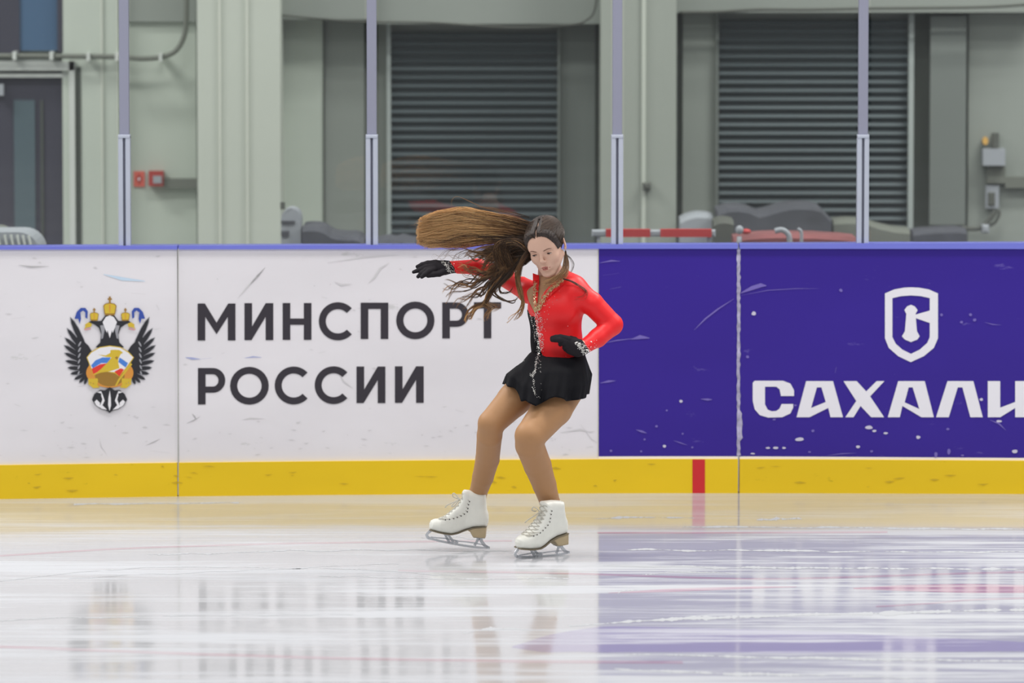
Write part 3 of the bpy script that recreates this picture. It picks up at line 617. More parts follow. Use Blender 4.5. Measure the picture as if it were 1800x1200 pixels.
so = thing('wall_socket', [(1733,326,1756,366,YW-.09,.04,'grey_stuff')], 'grey socket housing with a dark oblong centre under the duct', 'socket')
mb = MB(); pbox(mb, 1737, 338, 1749, 361, YW-.1, .012, bev=.004); mb.build('socket_insert', M['cable'], so)
mb = MB(); mb.tube(spline(wpath([(1690,400),(1712,402),(1728,398),(1742,382),(1750,370)], YW-.14)), 4*u, 8); mb.tube(spline(wpath([(1734,398),(1748,392),(1756,378),(1756,370)], YW-.12)), 2.6*u, 8)
tag(mb.build('flexible_pipe', M['cable'], smooth=True), 'dark bent pipes below the socket at the right', 'pipe')
mb = MB(); pbox(mb, 1726, 395, 1739, 410, YW-.18, .08, bev=.01); tag(mb.build('pipe_clamp', M['grey_stuff']), 'pale block holding the bent pipes at the right', 'clamp')
mb = MB(); P = at(1137, 327, YW-.59); 
for k in range(1): mb.bevbox(P[0]-7*u, P[0]+7*u, YW-.6, YW-.55, P[2]-6*u, P[2]+6*u, .008)
tag(mb.build('wall_hook', M['cable']), 'small dark hook on the grey column', 'hook')
# things standing behind the boards, tops in view
def zpx(y, Y): return at(900, y, Y)[2]
YR = 26.0
def roundbox(mb, x0, x1, ytop, Y, dep, r, m=0, z0=0, n=8):
    """box standing on the floor with rounded top corners, extruded in depth"""
    Xa, Xb = at(x0, ytop, Y)[0], at(x1, ytop, Y)[0]; Zt = zpx(ytop, Y)
    out = [(Xa, z0)] + [(Xa+r-r*math.cos(t), Zt-r+r*math.sin(t)) for t in np.linspace(0, math.pi/2, n)] + [(Xb-r+r*math.sin(t), Zt-r+r*math.cos(t)) for t in np.linspace(0, math.pi/2, n)] + [(Xb, z0)]
    k = len(out); V = [(x, Y, z) for x, z in out]+[(x, Y+dep, z) for x, z in out]
    mb.add(V, [tuple(range(k))[::-1], tuple(range(k, 2*k))]+[(i, (i+1) % k, k+(i+1) % k, k+i) for i in range(k)], m)
# ribbed white crate at far left
cr = MB(); roundbox(cr, -60, 70, 408, YR, .4, .1); cr_o = tag(cr.build('folded_goal_crate', M['grey_stuff']), 'pale ribbed rounded crate standing at the foot of the dark door', 'crate')
mb = MB()
for k, x in enumerate((-20, -4, 8, 19, 30, 40, 50)): mb.tube([at(x, 412+abs(k-3)*.5, YR-.012), at(x+5, 436, YR-.012)], .006, 6)
mb.build('rib', M['white_frame'], cr_o)
mb = MB(); roundbox(mb, -60, 13, 400, YR+.42, .25, .05); tag(mb.build('crate', M['tray']), 'greenish grey crate just behind the ribbed pale crate', 'crate')
# pale canister beside the column
mb = MB(); roundbox(mb, 494, 529, 366, 27.6, .22, .05); cn = tag(mb.build('canister', M['grey_stuff']), 'pale plastic canister standing right of the wide column', 'canister')
mb = MB(); pbox(mb, 494, 388, 518, 393, 27.59, .01); mb.build('grip_recess', M['dark_stuff'], cn); mb = MB(); pbox(mb, 494, 406, 508, 415, 27.59, .01); mb.build('grip_recess', M['dark_stuff'], cn)
mb = MB(); X, _, Z = at(497, 366, 27.7); mb.tube([(X, 27.7, Z-.005), (X, 27.7, Z+.03)], .012, 10); mb.build('cap', M['cable'], cn)
# dark mats
def mound(mb, x0, x1, ys, Y, dep, m=0):
    xs = np.linspace(x0, x1, len(ys)); n = len(ys); V = []
    for x, y in zip(xs, ys):
        p = at(x, y, Y); V += [(p[0], Y, 0), (p[0], Y, p[2]-.02), (p[0], Y+.05, p[2]), (p[0], Y+dep, p[2]), (p[0], Y+dep, 0)]
    Fc = [(5*i+j, 5*i+j+1, 5*i+j+6, 5*i+j+5) for i in range(n-1) for j in range(4)] + [(4,3,2,1,0), tuple(5*n-5+j for j in range(5))]
    mb.add(V, Fc, m)
mb = MB(); mound(mb, 531, 640, [400,399,399,400,404,411,414,415,416,415,417,424], 27.4, .5); tag(mb.build('folded_mat', M['dark_stuff']), 'dark folded mat lying right of the pale canister', 'mat')
mb = MB(); mound(mb, 660, 730, [424,421,420,422,419,422,424], 27.4, .4); tag(mb.build('folded_mat', M['dark_stuff']), 'low dark mat at the foot of the first shutter', 'mat')
mb = MB(); mound(mb, 1262, 1462, [372,366,365,368,376,372,366,362,361,362,366,385], 28.3, .5); tag(mb.build('equipment_cover', M['dark_stuff']), 'long dark cover over equipment under the right shutter', 'cover')
mb = MB(); mound(mb, 1255, 1290, [390,386,385,386,388], 27.2, .3); tag(mb.build('equipment_case', M['cable']), 'small dark case beside the red barrier', 'case')
mb = MB(); mound(mb, 1196, 1254, [386,381,378,376,376,377,380], 28.6, .3); tag(mb.build('work_bench', M['grey_stuff']), 'pale bench top at the foot of the grey column', 'bench')
mb = MB(); mound(mb, 1465, 1600, [388,386,387,396,402,404], 28.4, .3); tag(mb.build('low_bench', M['tray']), 'grey low bench behind the fourth post', 'bench')
mb = MB(); mound(mb, 1605, 1700, [408,405,404,403,402,402,404], 28.8, .3); tag(mb.build('folded_mat', M['dark_stuff']), 'dark mat under the narrow panel right of the shutter', 'mat')
mb = MB(); mound(mb, 1290, 1505, [418,414,412,411,411,412,412,414,415,418], 26.62, .3); tag(mb.build('hose_bag', mat('dull_red', alb((112,66,66)), .9, noise=.25, nscale=5)), 'dull red cloth heap just behind the purple boards', 'cloth')
# barrier
Yr = 26.3; br = MB(); pbox(br, 1040, 404, 1258, 416, Yr, .04, bev=.008); bo = tag(br.build('barrier', M['grey_stuff']), 'red and grey barrier beam on legs just behind the boards', 'barrier')
mb = MB(); pbox(mb, 1065, 403, 1143, 416.5, Yr-.004, .048); mb.build('red_band', M['barrier_red'], bo)
mb = MB(); pbox(mb, 1161, 403, 1251, 416.5, Yr-.004, .048); mb.build('red_band', M['barrier_red'], bo)
for x in (1052, 1246): mb = MB(); pbox(mb, x-3, 416, x+3, 440, Yr+.01, .02, z0=0); mb.build('leg', M['grey_stuff'], bo)
X, _, Z = at(1300, 404, 26.5)
def ball(mb, c, r, m=0, n=12):
    V = []; 
    for i in range(n+1):
        for j in range(n*2): a = math.pi*i/n; b = math.pi*j/n; V.append((c[0]+r[0]*math.sin(a)*math.cos(b), c[1]+r[1]*math.sin(a)*math.sin(b), c[2]+r[2]*math.cos(a)))
    k = 2*n; mb.add(V, [(i*k+j, i*k+(j+1) % k, (i+1)*k+(j+1) % k, (i+1)*k+j) for i in range(n) for j in range(k)], m)
hr = MB(); hr.tube(spline([(X-.02, 26.5, 0), (X-.02, 26.5, .6), (X, 26.5, Z-.03)]), .012, 8); cone = tag(hr.build('marker_pole', M['grey_stuff'], smooth=True), 'marker pole with a white and red round head behind the boards', 'marker pole')
mb = MB(); ball(mb, (X, 26.5, Z), (.019, .019, .021)); mb.build('pole_head', M['grey_stuff'], cone, smooth=True)
mb = MB(); ball(mb, (X+.03, 26.51, Z-.008), (.024, .02, .013)); mb.build('red_grip', M['barrier_red'], cone, smooth=True)
mb = MB(); mb.tube(spline([at(1362,406,26.5), at(1374,404,26.5), at(1384,410,26.5), at(1388,424,26.5), at(1388,480,26.5), at(1388,860,26.5)*[1,1,0]]), .013, 8); tag(mb.build('hose', M['grey_stuff'], smooth=True), 'pale curved hose end behind the boards, left of the thin one', 'hose')
mb = MB(); mb.tube(spline([at(1402,402,26.55), at(1408,407,26.55), at(1409,424,26.55), at(1409,480,26.55), at(1409,860,26.55)*[1,1,0]]), .008, 8); tag(mb.build('hose', M['grey_stuff'], smooth=True), 'thin pale hose end, right of the thicker curved one', 'hose')
# the hall behind the camera, seen only as reflection in the shields
mb = MB(); mb.box(-16, 16, -4.4, -4.2, 0, 9); tag(mb.build('wall_front', mat('hall_wall', (.10,.11,.115,1), .9)), kind='structure')
# ================================================================== SKATER
YS = 22.2; PX = YS/F*1.0032
def w3(px, py, dy): return at(px, py, YS+dy)
class Prim:
    __slots__ = ('kind','a','b','ra','rb','k','Mx','sc','tag','c','R')
def cone(a, b, ra, rb, k=.012, tag='', flat=None):
    """round cone between pixel points a, b = (px,py,dy); radii in px"""
    p = Prim(); p.kind = 'cone'; p.a = w3(*a); p.b = w3(*b); p.ra = ra*PX; p.rb = rb*PX; p.k = k; p.tag = tag; p.Mx = flat; return p
def conew(a, b, ra, rb, k=.006, tag=''):
    p = Prim(); p.kind = 'cone'; p.a = np.asarray(a, float); p.b = np.asarray(b, float); p.ra = ra; p.rb = rb; p.k = k; p.tag = tag; p.Mx = None; return p
def ell(c, r, k=.015, tag='', rot=None):
    """ellipsoid: r = (px half width, dy half depth in m, px half height)"""
    p = Prim(); p.kind = 'ell'; p.c = w3(*c); p.R = np.array([r[0]*PX, r[1], r[2]*PX]); p.k = k; p.tag = tag; p.Mx = rot; return p
def ellw(c, r, k=.006, tag='', rot=None):
    p = Prim(); p.kind = 'ell'; p.c = np.asarray(c, float); p.R = np.asarray(r, float); p.k = k; p.tag = tag; p.Mx = rot; return p
def pd(p, P):
    if p.kind == 'cone':
        if p.Mx is not None:       # flattened in depth about the segment
            Q = P.copy(); ab = p.b-p.a; t = np.clip(((P-p.a)@ab)/(ab@ab), 0, 1); cy = p.a[1]+t*ab[1]; Q[:, 1] = cy+(P[:, 1]-cy)/p.Mx
        else: Q = P
        ab = p.b-p.a; L = ab@ab; t = np.clip(((Q-p.a)@ab)/L, 0, 1)
        d = np.linalg.norm(Q-p.a-t[:, None]*ab, axis=1)-(p.ra+(p.rb-p.ra)*t)
        return d*(p.Mx if p.Mx is not None and p.Mx < 1 else 1)
    Q = P-p.c
    if p.Mx is not None: Q = Q@p.Mx
    q1 = Q/p.R; k0 = np.linalg.norm(q1, axis=1); k1 = np.linalg.norm(q1/p.R, axis=1)+1e-9
    return k0*(k0-1)/k1
def smin(a, b, k):
    h = np.maximum(k-np.abs(a-b), 0)/k; return np.minimum(a, b)-h*h*k*.25
def smax(a, b, k): return -smin(-a, -b, k)
def union(prims, P, subs=()):
    d = None
    for p in prims:
        e = pd(p, P); d = e if d is None else smin(d, e, p.k)
    for p in subs: d = smax(d, -pd(p, P), p.k)
    return d
def bounds(prims, pad=.02):
    lo = np.full(3, 1e9); hi = -lo
    for p in prims:
        if p.kind == 'cone':
            for c, r in ((p.a, p.ra), (p.b, p.rb)): lo = np.minimum(lo, c-r); hi = np.maximum(hi, c+r)
        else: r = p.R.max() if p.Mx is not None else p.R; lo = np.minimum(lo, p.c-r); hi = np.maximum(hi, p.c+r)
    return lo-pad, hi+pad
def surface(prims, h, subs=(), post=None, lo=None, hi=None, B=16):
    """naive surface nets over blocks; post(P, d) may clip or offset"""
    if lo is None: lo, hi = bounds(prims)
    nb = np.ceil((hi-lo)/(h*B)).astype(int)
    N = nb*B+1; G = np.ones(tuple(N), np.float32)
    ii = np.stack(np.meshgrid(*[np.arange(n) for n in nb], indexing='ij'), -1).reshape(-1, 3)
    C = lo+(ii+.5)*h*B; R = h*B*.87+.004
    D = np.stack([pd(p, C) for p in prims], 1); dm = D.min(1)
    l = np.arange(B+1)*h; loc = np.stack(np.meshgrid(l, l, l, indexing='ij'), -1).reshape(-1, 3)
    kmax = max(p.k for p in prims)
    for n in range(len(ii)):
        i, j, k = ii[n]*B
        if dm[n] > R*1.5+kmax: continue
        if dm[n] < -R*1.6 and post is None and not subs: G[i:i+B+1, j:j+B+1, k:k+B+1] = -1; continue
        P = loc+(lo+ii[n]*h*B)
        act = [p for p, d in zip(prims, D[n]) if d < dm[n]+2.2*R+kmax*1.2+.01] or prims
        d = union(act, P, subs)
        if post is not None: d = post(P, d)
        G[i:i+B+1, j:j+B+1, k:k+B+1] = d.reshape(B+1, B+1, B+1)
    Sg = G < 0
    a = Sg[:-1,:-1,:-1]; mixed = np.zeros(a.shape, bool)
    cs = [Sg[x:Sg.shape[0]-1+x, y:Sg.shape[1]-1+y, z:Sg.shape[2]-1+z] for x in (0,1) for y in (0,1) for z in (0,1)]
    alln = np.logical_and.reduce(cs); anyn = np.logical_or.reduce(cs); mixed = anyn & ~alln
    idx = np.argwhere(mixed); vid = np.full(mixed.shape, -1, np.int32); vid[mixed] = np.arange(len(idx))
    acc = np.zeros((len(idx), 3)); cnt = np.zeros(len(idx))
    crn = [(x, y, z) for x in (0,1) for y in (0,1) for z in (0,1)]
    val = {c: G[idx[:, 0]+c[0], idx[:, 1]+c[1], idx[:, 2]+c[2]].astype(float) for c in crn}
    for c in crn:
        for ax in range(3):
            if c[ax]: continue
            e = list(c); e[ax] = 1; e = tuple(e); v0, v1 = val[c], val[e]; m = (v0 < 0) != (v1 < 0)
            t = v0[m]/(v0[m]-v1[m]); q = np.tile(np.array(c, float), (m.sum(), 1)); q[:, ax] = t; acc[m] += q; cnt[m] += 1
    V = lo+(idx+acc/cnt[:, None])*h
    Fs = []
    for ax in range(3):
        u, v = [(1,2),(2,0),(0,1)][ax]
        sl0 = [slice(1,-1)]*3; sl0[ax] = slice(0, -1); sl1 = list(sl0); sl1[ax] = slice(1, None)
        s0 = Sg[tuple(sl0)]; s1 = Sg[tuple(sl1)]
        for flag, q in (((s0 & ~s1), 1), ((~s0 & s1), -1)):
            e = np.argwhere(flag)
            if not len(e): continue
            e = e+1; e[:, ax] -= 1
            def cell(du, dv):
                c = e.copy(); c[:, u] -= du; c[:, v] -= dv; return vid[c[:, 0], c[:, 1], c[:, 2]]
            f = np.stack([cell(1,1), cell(0,1), cell(0,0), cell(1,0)], 1)
            Fs.append(f if q == 1 else f[:, ::-1])
    Fq = np.concatenate(Fs); Fq = Fq[(Fq >= 0).all(1)]
    return V, Fq

# ---- skeleton (px, py, depth m relative to YS)
FOOT_R = (0, 0, 0)
torso = [
    ell((977,540,.02), (48,.085,50), .02, 'torso'),
    cone((930,514,.07), (1008,517,-.02), 17, 21, .02, 'torso'),
    ell((979,597,.02), (42,.078,52), .03, 'torso'),
    ell((981,655,.02), (51,.098,38), .03, 'torso'),
    cone((975,555,.02), (980,650,.02), 38, 40, .03, 'torso', .85),
    cone((966,492,.0), (1000,506,.0), 17, 19, .025, 'torso'), cone((985,482,.03), (1010,503,.01), 12, 17, .025, 'torso'),
    ell((958,545,-.045), (17,.024,19), .04, 'torso'), ell((988,545,-.05), (19,.024,19), .04, 'torso'),
]
neck = [cone((966,468,.02), (967,508,.02), 20, 23, .015, 'neck')]
armL = [cone((1008,511,-.005), (1040,533,-.02), 21.5, 19, .03, 'armL'), cone((1040,533,-.02), (1075.5,570,-.01), 19, 17.5, .006, 'armL'),
        cone((1076,571,-.01), (1050,594,-.06), 17, 14.5, .012, 'armL'), cone((1050,594,-.06), (1024,611,-.115), 14.5, 11, .012, 'armL')]
armR = [cone((930,512,.08), (878,482,.19), 18, 15, .02, 'armR'), cone((878,482,.19), (840,469,.17), 14.5, 12.5, .012, 'armR'), cone((840,469,.17), (791,469.5,.12), 12.5, 9.5, .012, 'armR')]
def finger(pts, r, tg, k=.003):
    return [cone(pts[i], pts[i+1], r[i], r[i+1], k, tg) for i in range(len(pts)-1)]
handL = [cone((1024,611,-.115), (1014,608,-.125), 10.5, 11, .008, 'handL', .8), cone((1016,610,-.125), (999,603,-.128), 12, 10.5, .01, 'handL', .6), cone((1014,616,-.12), (1003,613,-.125), 10, 9, .01, 'handL', .6)]
handL += finger([(1000,596,-.128),(985,592.5,-.135),(977,593,-.128),(971,594,-.115)], [5.2,4.6,4.2,3.6], 'handL')
handL += finger([(998,601,-.13),(984,597,-.14),(976,596.5,-.13),(971,597,-.118)], [5.2,4.8,4.3,3.6], 'handL')
handL += finger([(999,606,-.128),(992,603,-.135),(986,602.5,-.128),(985,605,-.113)], [5.2,4.6,4.2,3.4], 'handL')
handL += finger([(1003,612,-.125),(997,610.5,-.13),(993,611,-.122),(994,614,-.108)], [5,4.4,3.9,3.2], 'handL')
handL += finger([(1018,604,-.115),(1010,597,-.095),(1003,594,-.08)], [5.6,4.8,3.8], 'handL')
handR = [cone((791,469.5,.12), (781,469,.115), 9.2, 10, .008, 'handR'), cone((780,469,.115), (765,467,.105), 10.6, 9.5, .008, 'handR', .7), cone((782,474,.112), (770,472,.10), 8.5, 8, .008, 'handR', .7)]
handR += finger([(766,462,.105),(752,462.5,.10),(742,465,.095),(733.5,468.5,.09)], [5,4.2,3.7,2.6], 'handR')
handR += finger([(764,466,.10),(748,469.5,.09),(737,474.5,.085),(727,478,.08)], [5,4.4,3.8,2.5], 'handR')
handR += finger([(762,470,.095),(749,475,.08),(741,480.5,.075),(735,486,.072)], [5,4.5,4,2.8], 'handR')
handR += finger([(763,473,.09),(753,477,.072),(747,482,.066),(741.5,486.5,.062)], [4.8,4.2,3.8,2.8], 'handR')
handR += finger([(783,476,.10),(772,481,.085),(762,482.3,.075),(752.5,484.3,.07)], [5.8,4.8,4.3,3.4], 'handR')
legR = [cone((936,670,.04), (903,703,-.03), 35, 27.5, .012, 'leg'), cone((903,703,-.03), (863.5,744,-.09), 27.5, 21.5, .008, 'leg'), cone((863.5,744,-.09), (860.5,765,-.06), 21.5, 20, .006, 'leg'),
        cone((860.5,765,-.06), (857,806,.07), 20.5, 19.3, .006, 'leg'), cone((857,806,.07), (849,838,.14), 19.3, 17, .006, 'leg'), cone((849,838,.14), (840.5,866,.205), 17, 14, .006, 'leg'), cone((840.5,866,.205), (838,888,.235), 14, 13.4, .006, 'leg')]
legL = [cone((989,678,.0), (972,716,-.10), 38, 32.5, .012, 'leg'), cone((972,716,-.10), (932,766,-.20), 32.5, 25, .008, 'leg'), cone((932,766,-.20), (931,782,-.18), 25, 23, .006, 'leg'),
        cone((931,782,-.18), (945,818,-.08), 23.5, 22.3, .006, 'leg'), cone((945,818,-.08), (957,852,-.01), 22.3, 19, .006, 'leg'), cone((957,852,-.01), (967,884,.05), 19, 15.8, .006, 'leg'), cone((967,884,.05), (971,910,.06), 15.8, 14, .006, 'leg')]
# ---- head in its own frame (mm): x viewer right, y out of the face, z up
def rotm(yaw, pitch, roll):
    cy, sy, cp_, sp_, cr, sr = *[f(math.radians(yaw)) for f in (math.cos, math.sin)], *[f(math.radians(pitch)) for f in (math.cos, math.sin)], *[f(math.radians(roll)) for f in (math.cos, math.sin)]
    B = np.array([[1,0,0],[0,-1,0],[0,0,1.]]).T           # columns: local axes in world
    Rp = np.array([[1,0,0],[0,cp_,-sp_],[0,sp_,cp_]])      # pitch about world x: face tips down
    Ry = np.array([[cy,-sy,0],[sy,cy,0],[0,0,1]]); Rr = np.array([[cr,0,sr],[0,1,0],[-sr,0,cr]])
    return Rr@Ry@Rp@B
HR = rotm(-19, 19, -10); HC = w3(961, 431, -.05); HS = .001*.98
def hw(p): return HC+HR@(np.asarray(p, float)*HS)
def hell(c, r, k=.006, rot=None): return ellw(hw(c), np.asarray(r, float)*HS, k, 'head', HR if rot is None else HR@rot)
def hcone(a, b, ra, rb, k=.006): return conew(hw(a), hw(b), ra*HS, rb*HS, k, 'head')
def rx(a): a = math.radians(a); return np.array([[1,0,0],[0,math.cos(a),-math.sin(a)],[0,math.sin(a),math.cos(a)]])
def rz(a): a = math.radians(a); return np.array([[math.cos(a),-math.sin(a),0],[math.sin(a),math.cos(a),0],[0,0,1]])
head = [hell((0,-12,32), (70,88,74), .01), hell((0,30,-8), (61,56,72), .012), hell((0,40,-52), (47,44,46), .014)]
for s_ in (-1, 1):
    head += [hcone((s_*50,6,-42), (s_*17,66,-92), 15, 12, .014), hell((s_*34,61,-24), (21,18,22), .016), hcone((s_*12,82,19), (s_*42,70,18), 6, 6, .016), hell((s_*8.5,92,-29), (6.5,7.5,5.5), .004)]
head += [hell((0,72,-94), (16,13,12), .012), hcone((0,84,14), (0,101,-21), 5.5, 7.2, .008), hell((0,101,-23), (7.5,8.5,7), .005), hell((0,74,-60), (24,15,19), .01),
         hcone((-13,87,-55), (13,87,-55), 4.2, 4.2, .004), hcone((-11,87.5,-64), (11,87.5,-64), 5.0, 5.0, .004), hell((0,48,42), (56,37,42), .03)]
subs = []
for s_ in (-1, 1):
    subs += [hell((s_*31,95,1), (15,14,9), .012)]
    head += [hell((s_*72,-10,-4), (4.5,14,27), .003, rz(-s_*22)), hell((s_*71,-2,-24), (4,7,8), .003)]
    subs += [hell((s_*78.5,-6,1), (4,6.5,13), .002, rz(-s_*22))]
subs += [hell((0,97,-59.6), (15,14,1.1), .0012)]
allb = torso+neck+armL+armR+handL+handR+legR+legL
FT = at(953, 979, float(Yice(979))); FT[2] = 0
def legclip(P, d): return d
bprims = allb+head
Vb, Fb = surface(bprims, .0023, subs)
P_ = mk('person', Vb, Fb, M['skin'], origin=FT, smooth=True)
tag(P_, 'figure skater with flying long brown hair in red and black dress, turning with bent knees', 'person')
# ---- garments: offsets of the same body, clipped by seams
def pxd(P): return proj(P)
def sdpoly(x, y, poly):
    """signed distance in px to a polygon (negative inside)"""
    poly = np.array(poly, float); n = len(poly); d = np.full(x.shape, 1e9); ins = np.zeros(x.shape, bool)
    for i in range(n):
        a = poly[i]; b = poly[(i+1) % n]; e = b-a; wx = x-a[0]; wy = y-a[1]; t = np.clip((wx*e[0]+wy*e[1])/(e@e), 0, 1)
        d = np.minimum(d, (wx-e[0]*t)**2+(wy-e[1]*t)**2)
        c = ((a[1] > y) != (b[1] > y)); 
        with np.errstate(divide='ignore', invalid='ignore'): ins ^= c & (x < (b[0]-a[0])*(y-a[1])/(b[1]-a[1]+1e-12)+a[0])
    d = np.sqrt(d); return np.where(ins, -d, d)
NECKV = [(904,478),(921,512),(940.5,551),(948,536),(962,519),(990,492),(986,470),(960,440),(920,440)]
BLACKP = [(915,560),(921,540),(927,543),(933,556),(940,556),(944,580),(947,600),(951,618),(956,630),(975,632),(1060,630),(1060,760),(860,760),(860,600)]
def front(P): return (P[:, 1]-(YS+.03))          # <0 on the camera side
def red_post(P, d):
    x, y = proj(P); f = front(P)
    v = sdpoly(x, y, NECKV)
    cutv = np.where(f < 0, -v, np.where((x > 905) & (x < 985), 486-y+0*x, -5))*PX
    low = np.where(f < 0, (y-630), (y-628))*PX
    blk = np.where(f < 0, -sdpoly(x, y, BLACKP), y-628)*PX
    d = d-.0028
    d = np.maximum(d, cutv); d = np.maximum(d, low); d = np.maximum(d, blk)
    cuffR = ((786+(y-458)*.72)-x)*PX; cuffL = sdcuffL(x, y)*PX
    return np.maximum(np.maximum(d, np.where(x < 850, cuffR, -1)), np.where((x > 995) & (y > 585) & (P[:, 1] < YS-.074), cuffL, -1))
def sdcuffL(x, y):   # positive beyond the wrist line (towards the hand)
    nx, ny = -.82, .57; return (x-1021)*nx+(y-609)*ny-3.5
Vr, Fr = surface(torso+armL+armR, .0025, post=red_post)
red = mk('red_bodice', Vr, Fr, M['red_lycra'], P_, smooth=True)
def blk_post(P, d):
    x, y = proj(P); f = front(P)
    r = np.where(f < 0, sdpoly(x, y, BLACKP), 626-y)*PX
    return np.maximum(np.maximum(d-.004, r), (y-694)*PX)
Vk, Fk = surface(torso+legR[:1]+legL[:1], .0025, post=blk_post)
mk('black_panel_and_brief', Vk, Fk, M['black_lycra'], P_, smooth=True)
def nude_post(P, d):
    x, y = proj(P); f = front(P)
    r = np.where(f < 0, sdpoly(x, y, NECKV)-1.5, 5)*PX
    return np.maximum(np.maximum(d-.0015, r), (484-y)*PX)
Vn, Fn = surface(torso+neck, .0025, post=nude_post)
mk('nude_mesh_insert', Vn, Fn, M['mesh_nude'], P_, smooth=True)
Vg, Fg = surface(handR+[armR[2]], .0019, post=lambda P, d: np.maximum(d-.0013, (lambda x, y: (x-(790+(y-458)*.72))*PX)(*proj(P))))
mk('glove', Vg, Fg, M['glove'], P_, smooth=True)
Vg, Fg = surface(handL+[armL[3]], .0019, post=lambda P, d: np.maximum(d-.0013, (lambda x, y: -(sdcuffL(x, y)+12)*PX)(*proj(P))))
mk('glove', Vg, Fg, M['glove'], P_, smooth=True)
Vt, Ft = surface(legR+legL+torso[3:4], .0027, post=lambda P, d: np.maximum(d-.0042, (655-proj(P)[1])*PX))
tg = mk('tights', Vt, Ft, M['tights'], P_, smooth=True)
md = tg.modifiers.new('smooth', 'SMOOTH'); md.factor = .6; md.iterations = 30
# ---- skirt: lofted and kept clear of the legs
hemx = [880,890,900,907,917,923,942,954,967,975,985,997,1012,1027,1036,1045]
hemy = [668,676,681,687,706,704,713.5,707,700,697.5,699,705,703,700,690,676]
V = []; nt_, nr = 180, 26
bodyset = torso+legR[:2]+legL[:2]
for i in range(nr):
    t = i/(nr-1)
    for j in range(nt_):
        th = 2*math.pi*j/nt_; c, s_ = math.cos(th), math.sin(th)          # s_<0 is the camera side
        cx = np.interp(t, [0,.35,.7,1], [982,972,964,960]); a = np.interp(t, [0,.35,.7,1], [46,62,75,74]); b = np.interp(t, [0,.35,.7,1], [.10,.15,.18,.20])
        ruff = t**2*(.010*math.sin(9*th+.6)+.007*math.sin(17*th+2)+.004*math.sin(31*th))
        x = cx+a*c; yh_ = np.interp(cx+a*c, hemx, hemy) if s_ < 0 else np.interp(cx+a*c, [885,920,1000,1040], [672,700,706,672])
        y0 = np.interp(x, [930,945,960,1000,1030], [614,621,627,629,622]) if s_ < 0 else 622
        y = y0+(yh_-y0)*t
        V.append(w3(x+ruff*c/PX*.6, y, -.02+(b+ruff)*s_))
V = np.array(V)
for _ in range(4):
    d = union(bodyset, V); g_ = np.stack([union(bodyset, V+e)-d for e in np.eye(3)*.002], 1)/.002
    push = np.clip(.007-d, 0, .03); V = V+g_*push[:, None]
Fc = [(i*nt_+j, i*nt_+(j+1) % nt_, (i+1)*nt_+(j+1) % nt_, (i+1)*nt_+j) for i in range(nr-1) for j in range(nt_)]
SKV = V.copy(); SKF = list(Fc)
sk = mk('skirt', V, Fc, M['black_lycra'], P_, smooth=True)
md = sk.modifiers.new('s', 'SOLIDIFY'); md.thickness = .0016; md.offset = 0
# ---- project points onto the costume from the camera
def hit(pts, prims, off=.003, y0=21.6):
    pts = np.asarray(pts, float); O = at(pts[:, 0], pts[:, 1], y0); D = at(pts[:, 0], pts[:, 1], y0+1)-O; D /= np.linalg.norm(D, axis=1)[:, None]
    t = np.zeros(len(pts))
    for _ in range(60): t += np.clip(union(prims, O+D*t[:, None])-off, -.02, .15)*.85
    return O+D*t[:, None], np.abs(union(prims, O+D*t[:, None])-off) < .004
def stones(name, pts, prims, m, r=.0016, off=.0035):
    H_, ok = hit(pts, prims, off); mb = MB(); o = np.array([(1,0,0),(-1,0,0),(0,1,0),(0,-1,0),(0,0,1),(0,0,-1)], float); Fq = [(0,2,4),(2,1,4),(1,3,4),(3,0,4),(2,0,5),(1,2,5),(3,1,5),(0,3,5)]
    for p in H_[ok]:
        rr = r*rng.uniform(.7, 1.3); a = rng.uniform(0, 6.28); R2 = np.array([[math.cos(a),-math.sin(a),0],[math.sin(a),math.cos(a),0],[0,0,1]])
        mb.add(p+(o@R2)*rr, Fq)
    return tag(mb.build(name, m, P_), kind='stuff')
from mathutils.bvhtree import BVHTree
skt = BVHTree.FromPolygons([tuple(v) for v in SKV], SKF)
def skirt_stones(name, pts, m, r):
    mb = MB(); o = np.array([(1,0,0),(-1,0,0),(0,1,0),(0,-1,0),(0,0,1),(0,0,-1)], float)
    for x, y in pts:
        a = at(x, y, 21.4); d_ = at(x, y, 22.4)-a; q = skt.ray_cast(Vector(a), Vector(d_).normalized())
        if q[0] is None: continue
        mb.add(np.array(q[0])-np.array([0, .0015, 0])+o*r*rng.uniform(.7, 1.3), [(0,2,4),(2,1,4),(1,3,4),(3,0,4),(2,0,5),(1,2,5),(3,1,5),(0,3,5)])
    return tag(mb.build(name, m, P_), kind='stuff')
def along(pts, n, w, jitter=1.0):
    P = np.array(pts, float); s_ = np.r_[0, np.cumsum(np.linalg.norm(np.diff(P, axis=0), axis=1))]; u_ = rng.uniform(0, s_[-1], n)
    x = np.interp(u_, s_, P[:, 0]); y = np.interp(u_, s_, P[:, 1]); ww = np.interp(u_/s_[-1], [0,1], w) if isinstance(w, (list, tuple)) else w
    return np.stack([x+rng.normal(0, 1, n)*ww, y+rng.normal(0, 1, n)*.8], 1)
tp = torso+armL+neck
